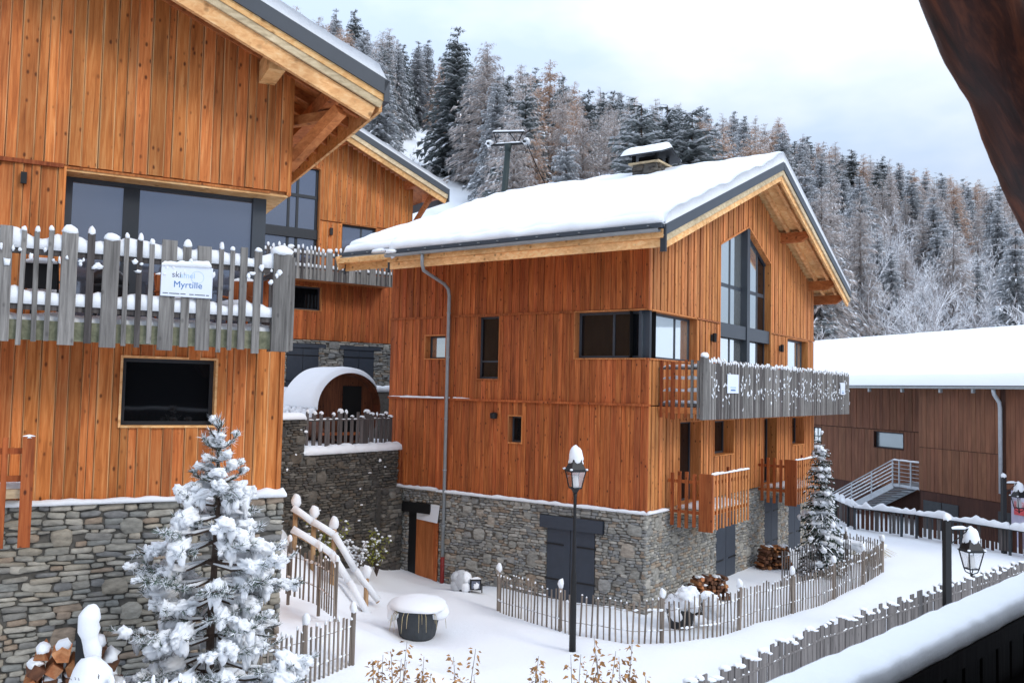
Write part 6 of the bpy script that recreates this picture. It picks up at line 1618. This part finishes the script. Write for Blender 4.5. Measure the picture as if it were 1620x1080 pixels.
vis.sort(key=lambda v: -v[0])
def zone(px, pt, pb, H, y):
    xz = [(600, 'above the left chalet eave'), (665, 'left of the open ski slope'), (735, 'by the tall spruce'), (790, 'just left of the lift pylon'), (850, 'behind the lift pylon'), (920, 'right of the lift pylon'),
          (985, 'left of the chimney'), (1060, 'behind the chimney'), (1150, 'above the snowy ridge'), (1245, 'near the gable peak'), (1300, 'beside the falling gable verge'), (1350, 'above the far gable eave'), (1410, 'above the long snowy roof'),
          (1470, 'above the long building window'), (1530, 'above the long building wing'), (1580, 'left of the log brace foot'), (9999, 'beside the log brace')]
    a = next(t for lim, t in xz if px < lim)
    sk = 40 + (px - 500) * 0.24
    v = 'on the skyline' if pt < sk + 45 else 'high up' if pt < sk + 110 else 'halfway up' if pt < sk + 175 else 'low down'
    return a + ', ' + v
rest = {}
LAB = {}
ORD = ['leftmost', 'second from left', 'third from left', 'fourth from left', 'fifth from left', 'sixth from left', 'seventh from left', 'eighth from left', 'ninth from left', 'tenth from left', 'fourth from right', 'third from right', 'second from right', 'rightmost']
for i, (ar, kind, x, y, z, H, sp_, wid, px, pt, pb) in enumerate(vis):
    rz = rr.uniform(0, 6.28); v = rr.randrange(3)
    if i < 280:
        nm, lab = KNAME[kind]; zn = zone(px, pt, pb, H, y); lab = ('tall ' if H > 20.5 else 'short ' if H < 16.5 else '') + lab
        tr = put_tree(nm, kind, (x, y, z - 0.3), H, sp_ or (lab + ' ' + zn), None if sp_ else lab + ' ' + zn, wid, rz, v)
        if not sp_: LAB.setdefault(lab + ' ' + zn, []).append((px, tr))
    elif i < 900: rest.setdefault(kind, []).append((x, y, z, H, wid, rz, v))
for lab, lst in LAB.items():
    if len(lst) > 1:
        for k, (px, tr) in enumerate(sorted(lst, key=lambda q: q[0])): tr['label'] = lab + ', ' + (ORD[k] if k < len(lst) - 1 else 'rightmost')
LOW = {}
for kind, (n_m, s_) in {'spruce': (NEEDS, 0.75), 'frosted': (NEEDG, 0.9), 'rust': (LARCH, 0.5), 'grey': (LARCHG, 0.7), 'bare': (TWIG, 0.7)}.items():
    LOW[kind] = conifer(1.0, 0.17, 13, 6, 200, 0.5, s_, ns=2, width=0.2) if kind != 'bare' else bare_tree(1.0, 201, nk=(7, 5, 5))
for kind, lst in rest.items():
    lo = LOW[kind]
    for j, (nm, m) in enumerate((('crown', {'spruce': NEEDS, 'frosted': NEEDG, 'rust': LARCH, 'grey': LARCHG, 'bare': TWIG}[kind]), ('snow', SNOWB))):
        b = MB()
        for x, y, z, H, wid, rz, v in lst:
            c, s = math.cos(rz) * H * wid, math.sin(rz) * H * wid
            b.add([(x + c * p[0] - s * p[1], y + s * p[0] + c * p[1], z - 0.3 + p[2] * H) for p in lo[j].v], lo[j].f)
        if j == 0: par = b.build('far_forest', m); tag(par, 'mass of ' + KNAME[kind][1] + 's filling the hillside wood between the larger trees', 'forest', None, 'stuff')
        else: stuff(b.build('snow', m, par))
# frosted brush along the foot of the slope
b, bs_ = MB(), MB(); N, S = bare_tree(1.0, 300, nk=(9, 6, 6)); N2, S2 = bare_tree(1.0, 301, nk=(9, 6, 6))
for i in range(230):
    if i < 110: y = rr.uniform(66, 120); px = rr.uniform(1275, 1680)
    elif i < 190: y = rr.uniform(84, 150); px = rr.uniform(745, 1130)
    else: y = rr.uniform(140, 175); px = rr.uniform(600, 720)
    x = (px - 810) / F_PX * y; H = rr.uniform(1.8, 5.5) * (0.5 if i >= 190 else 1); z = hz(x, y); rz = rr.uniform(0, 6.28)
    c, s = math.cos(rz) * H * 1.2, math.sin(rz) * H * 1.2
    for src, dst in ((N if i % 2 else N2, b), (S if i % 2 else S2, bs_)): dst.add([(x + c * p[0] - s * p[1], y + s * p[0] + c * p[1], z + p[2] * H) for p in src.v], src.f)
br = tag(b.build('frosted_brush', TWIG), 'frosted undergrowth and saplings along the foot of the wooded slope', 'undergrowth', None, 'stuff')
stuff(bs_.build('snow', SNOWB, br))

# ------------------------------------------------------------------ small spruce in the garden
N, S, T = conifer(4.35, 0.66, 32, 9, 401, 0.5, 0.7, width=0.14, base_h=0.04, lumps=0.09, power=0.7)
ps = Vector((9.6, 27.0, gz(9.6, 27.0)))
t = thing('spruce_tree', 'young snow-clumped spruce in the garden by the far end of the middle chalet', 'tree', ps)
N.build('crown', NEEDK, t); stuff(S.build('snow', SNOW, t, smooth=True)); T.build('trunk', BARK, t)
# ------------------------------------------------------------------ snow-laden pine in front of the left chalet
pt_ = at(343, 664, 12.0); pz0 = Vector((pt_.x + 0.03, 12.0, -4.75))
pine = thing('pine_tree', 'young pine weighed down by big clumps of snow in front of the left chalet', 'tree', pz0)
Hp = pt_.z - pz0.z; rr = random.Random(11); TR, ND, SN, FR = MB(), MB(), MB(), MB()
TR.tube([(0.02, 0, 0), (0, 0, Hp * 0.35), (0.03, 0, Hp * 0.7), (0.0, 0, Hp)], [0.07, 0.055, 0.035, 0.012], 8)
def tuft(c, d, L, n):
    for _ in range(n):
        a = Vector((rr.gauss(0, 1), rr.gauss(0, 1), rr.gauss(0, 1))).normalized(); v = (d * 0.75 + a * 0.8).normalized(); s_ = v.cross(a).normalized() * 0.006; b0 = c - d * rr.uniform(0, L * 0.7); l_ = L * rr.uniform(0.7, 1.2)
        (FR if rr.random() < 0.5 else ND).add([b0 - s_, b0 + s_, b0 + v * l_], [(0, 1, 2)])
def clump(c, r0):
    ky = rr.uniform(0.8, 1.3); Mx = Matrix.Rotation(rr.uniform(0, 6.28), 3, 'Z') @ Matrix.Rotation(rr.uniform(-0.6, 0.6), 3, 'X')
    SN.blob(c, (r0 * rr.uniform(0.8, 1.2), r0 * rr.uniform(0.75, 1.1), r0 * ky), rr.random() * 90, 0.36, 14, 10, Mx, freq=1.9)
    for _ in range(rr.choice((1, 2, 2, 3))):
        o = Vector((rr.uniform(-1, 1), rr.uniform(-1, 1), rr.uniform(-0.9, 0.5))) * r0 * 0.8; SN.blob(c + o, (r0 * rr.uniform(0.35, 0.65), r0 * rr.uniform(0.35, 0.65), r0 * rr.uniform(0.4, 0.8)), rr.random() * 90, 0.35, 9, 7, freq=1.8)
prof = [(0.0, 0.10), (0.35, 0.24), (0.8, 0.40), (1.1, 0.5), (1.4, 0.90), (2.0, 1.10), (2.7, 1.22), (3.3, 1.36), (4.2, 1.45)]
def prad(dz):
    for (a, ra0), (c, rc0) in zip(prof[:-1], prof[1:]):
        if dz <= c: return lerp(ra0, rc0, (dz - a) / (c - a))
    return 1.4
def mass(p, d, r0):
    """a heavy pad of snow lying along a bough and sagging over its end"""
    ang = math.atan2(d.y, d.x); M = Matrix.Rotation(ang, 3, 'Z') @ Matrix.Rotation(rr.uniform(0.0, 0.5), 3, 'Y')
    SN.blob(p, (r0 * rr.uniform(1.2, 1.7), r0 * rr.uniform(0.8, 1.1), r0 * rr.uniform(0.6, 0.8)), rr.random() * 90, 0.40, 18, 13, M, freq=2.1)
    for _ in range(rr.choice((2, 3, 4))):
        o = Vector((rr.uniform(-1, 1), rr.uniform(-1, 1), 0)) * r0; L = rr.uniform(0.5, 1.5) * r0
        SN.blob(p + o * 0.8 + d * rr.uniform(0, 1) * r0 - Vector((0, 0, L * 0.7)), (r0 * rr.uniform(0.35, 0.6), r0 * rr.uniform(0.35, 0.6), L), rr.random() * 90, 0.3, 10, 8, freq=1.8)
tuft(Vector((0, 0, Hp)), Vector((0, 0, 1)), 0.13, 60)
def brush(pts, L, dens):
    """frosted needles all along a twig"""
    for (p, q) in zip(pts[:-1], pts[1:]):
        d = (q - p); n_ = max(1, int(d.length / 0.035)); dn = d.normalized()
        for k in range(n_): tuft(p + d * ((k + rr.random()) / n_), (dn + Vector((0, 0, 0.15))).normalized(), L, dens)
def pad(pts, r0):
    """continuous pad of snow lying along a twig, sagging at its end"""
    n_ = max(3, int(sum((q - p).length for p, q in zip(pts[:-1], pts[1:])) / (r0 * 0.62)))
    for k in range(n_ + 1):
        t = k / n_ * (len(pts) - 1); i = min(int(t), len(pts) - 2); c = pts[i].lerp(pts[i + 1], t - i); r_ = r0 * rr.uniform(0.72, 1.2) * (0.65 if k == 0 else 1)
        sag = rr.uniform(0.0, 0.5) * r0 if k < n_ else rr.uniform(0.4, 1.1) * r0
        SN.blob(c + Vector((rr.uniform(-0.3, 0.3) * r0, rr.uniform(-0.3, 0.3) * r0, r0 * 0.55 - sag)), (r_ * 1.05, r_ * 1.05, r_ * (0.55 if k < n_ else 0.95)), rr.random() * 90, 0.42, 14, 10, freq=2.2)
whl = [0.10, 0.24, 0.40, 0.56, 0.72, 0.86, 0.98, 1.10, 1.24, 1.40, 1.60, 1.85, 2.1, 2.35, 2.6, 2.85, 3.1, 3.35, 3.6, 3.85]
brush([Vector((0, 0, Hp - 1.25)), Vector((0, 0, Hp))], 0.10, 16)
for wi, dz in enumerate(whl):
    n = 2 if dz < 0.3 else 4 if dz < 1.1 else 5 if dz < 2.0 else 7
    for k in range(n):
        a = 6.283 * (k + rr.uniform(-0.35, 0.35)) / n + wi * 1.3; L = prad(dz) * rr.uniform(0.6, 1.12); d = Vector((math.cos(a), math.sin(a), 0)); sd_ = Vector((-d.y, d.x, 0)); z0 = Hp - dz - (0.0 if dz < 0.9 else 0.06)
        upk = 0.9 if dz < 0.5 else 0.45 if dz < 1.2 else rr.uniform(0.05, 0.35)
        P = lambda t: d * (L * t) + Vector((0.01, 0, z0 + L * (upk * t * t - (0.34 if dz > 1.2 else 0) * t * (1.0 - 0.4 * t)))) + sd_ * (0.10 * L * math.sin(t * 3 + wi))
        TR.tube([P(0), P(0.35), P(0.7), P(1)], [0.024, 0.019, 0.013, 0.007], 5, False)
        t0 = 0.3 if dz < 0.9 else 0.42
        brush([P(t0), P(0.6), P(0.8), P(1.0)], 0.11, 15)
        if rr.random() < 0.55: pad([P(lerp(t0, 0.7, rr.random())), P(0.8), P(rr.uniform(0.88, 1.0))], rr.uniform(0.04, 0.06) if dz < 0.9 else rr.uniform(0.055, 0.085))
        if dz > 0.3:
            for t_ in ((0.6, 0.85) if dz < 0.9 else (0.48, 0.62, 0.76, 0.9)):
                c = P(t_); dd = (P(min(1, t_ + 0.05)) - P(t_ - 0.05)).normalized()
                for sg in (-1, 1):
                    if rr.random() < 0.85:
                        l_ = 0.34 * rr.uniform(0.6, 1.25) * min(1, L) * (1.15 - 0.5 * t_); m_ = c + (dd * 0.55 + sd_ * sg * 0.8) * l_ * 0.5; e = c + (dd * 0.6 + sd_ * sg * 0.8 + Vector((0, 0, rr.uniform(-0.15, 0.25)))) * l_
                        TR.tube([c, m_, e], [0.009, 0.007, 0.004], 4, False); brush([c.lerp(m_, 0.5), m_, e], 0.10, 13)
                        if rr.random() < 0.26: pad([m_, e], rr.uniform(0.035, 0.065))
        if dz > 1.0 and rr.random() < 0.8: mass(P(rr.uniform(0.5, 0.92)) + Vector((0, 0, 0.06)), d, rr.uniform(0.09, 0.16))
        TRs = [P(0.1) + Vector((0, 0, 0.025)), P(0.35) + Vector((0, 0, 0.03)), P(0.6) + Vector((0, 0, 0.025))]; SN.tube(TRs, [0.012, 0.024, 0.018], 6)
TR.build('trunk', BARK, pine); stuff(ND.build('crown', NEED, pine)); stuff(FR.build('frosted_needles', SNOWB, pine)); stuff(SN.build('snow', SNOWR, pine, smooth=True))
# ------------------------------------------------------------------ snowy shrub in a pot behind the thin fence
p = Vector((4.35, 20.75, gz(4.35, 20.75)))
t = thing('snowy_shrub', 'low shrub in a dark tub buried under snow behind the thin picket fence', 'shrub', p)
b = MB(); b.lathe((-0.25, 0, 0), [(0.26, 0), (0.34, 0.40), (0.36, 0.44), (0.3, 0.44)], 16); b.build('tub', BLACK, t)
b, c = MB(), MB(); rr = random.Random(8)
for i in range(40):
    xx = rr.uniform(-0.5, 0.55); b.blob((xx, rr.uniform(-0.3, 0.25), rr.uniform(0.3, 0.88 - 0.5 * abs(xx))), (rr.uniform(0.1, 0.22), rr.uniform(0.1, 0.2), rr.uniform(0.1, 0.2)), i, 0.32, 11, 8)
for i in range(70):
    a = rr.uniform(0, 6.28); e = rr.uniform(0.3, 0.6); c.tube([(rr.uniform(-0.3, 0.3), 0, 0.3), (e * math.cos(a), e * 0.6 * math.sin(a), 0.4 + rr.uniform(-0.1, 0.5))], [0.008, 0.003], 4)
stuff(b.build('snow', SNOW, t, smooth=True)); c.build('twigs', BARK, t)
p = Vector((12.1, 29.4, gz(12.1, 29.4)))
t = thing('ornamental_grass', 'tuft of dry pale grass bent under snow at the fence bend', 'grass tuft', p); b, c = MB(), MB()
for i in range(170):
    a = rr.uniform(0, 6.28); L = rr.uniform(0.5, 1.0); c.tube([(0, 0, 0), (0.35 * L * math.cos(a), 0.35 * L * math.sin(a), 0.6 * L), (0.9 * L * math.cos(a), 0.9 * L * math.sin(a), 0.35 * L)], [0.006, 0.006, 0.002], 3)
for i in range(9): b.blob((rr.uniform(-0.8, 0.5), rr.uniform(-0.4, 0.4), 0.55 + rr.uniform(-0.1, 0.1)), (0.4, 0.35, 0.14), i, 0.3)
stuff(c.build('blades', STRAW, t)); stuff(b.build('snow', SNOW, t, smooth=True))
# ------------------------------------------------------------------ leafy shrubs at the retaining wall
def leafy(name, label, base, stems, H, leaf, m, cat='shrub', seed=1, spread=0.4, n=14, group=None, snow=0, bark=BARK):
    t = thing(name, label, cat, base, 0, group); rr = random.Random(seed); a_, b, c = MB(), MB(), MB()
    for s_ in range(stems):
        a = rr.uniform(0, 6.28); sp = rr.uniform(0.2, 1) * spread; h = H * rr.uniform(0.65, 1.05); pts = [Vector((0, 0, 0)), Vector((sp * 0.4 * math.cos(a), sp * 0.4 * math.sin(a), h * 0.5)), Vector((sp * math.cos(a), sp * math.sin(a), h))]
        a_.tube(pts, [0.01, 0.007, 0.003], 4)
        for i in range(n):
            t_ = rr.uniform(0.35, 1.0); q0 = pts[0].lerp(pts[1], t_ * 2) if t_ < 0.5 else pts[1].lerp(pts[2], t_ * 2 - 1)
            d = Vector((rr.gauss(0, 1), rr.gauss(0, 1), rr.gauss(-0.2, 0.6))).normalized(); s2 = d.cross(Vector((rr.gauss(0, 1), rr.gauss(0, 1), 1))).normalized(); l_ = leaf * rr.uniform(0.6, 1.3); q0 = q0 + d * leaf * 0.5
            b.add([q0, q0 + d * l_ * 0.5 + s2 * l_ * 0.28, q0 + d * l_ + Vector((0, 0, -0.2 * l_)), q0 + d * l_ * 0.5 - s2 * l_ * 0.28], [(0, 1, 2), (0, 2, 3)])
            if rr.random() < snow: c.blob(q0 + Vector((0, 0, 0.02)), (leaf * 0.5, leaf * 0.5, leaf * 0.3), i, 0.3, 6, 4)
    a_.build('stems', bark, t); stuff(b.build('leaves', m, t))
    if c.f: stuff(c.build('snow', SNOW, t, smooth=True))
for px, py_, dp, H, lab, sd0 in ((596, 905, 24.2, 1.25, 'yellow-green leafy shrub at the foot of the stone pilaster', 3), (512, 892, 22.6, 1.3, 'green shrub seen through the stair hand rail', 4), (565, 900, 23.4, 0.9, 'bare twiggy shrub dusted with snow below the retaining wall', 5)):
    p = at(px, py_, dp); leafy('leafy_shrub', lab, (p.x, p.y, p.z - 0.1), 16, H, 0.09, GRNL if sd0 != 5 else BARKF, seed=sd0, spread=0.55, n=22 if sd0 != 5 else 8, snow=0.12 if sd0 != 5 else 0.8)
for i, (px, ty) in enumerate(((604, 1030), (631, 1024), (665, 1044), (689, 1068), (733, 1034), (757, 1066), (804, 1056), (838, 1046), (856, 1050), (911, 1040), (932, 1035), (958, 1017), (989, 1029), (1023, 1070))):
    tp = at(px, ty, 11.5); zb = tp.z - 1.5
    leafy('dry_shrub', 'dry brown-leaved shrub sticking up at the bottom edge, ' + ORD[i], (tp.x, 11.5, zb), 4 if ty < 1050 else 3, 1.5, 0.075, DRYL, seed=60 + i, spread=0.16, n=46, group='dry shrubs along the bottom edge', bark=BARKF)
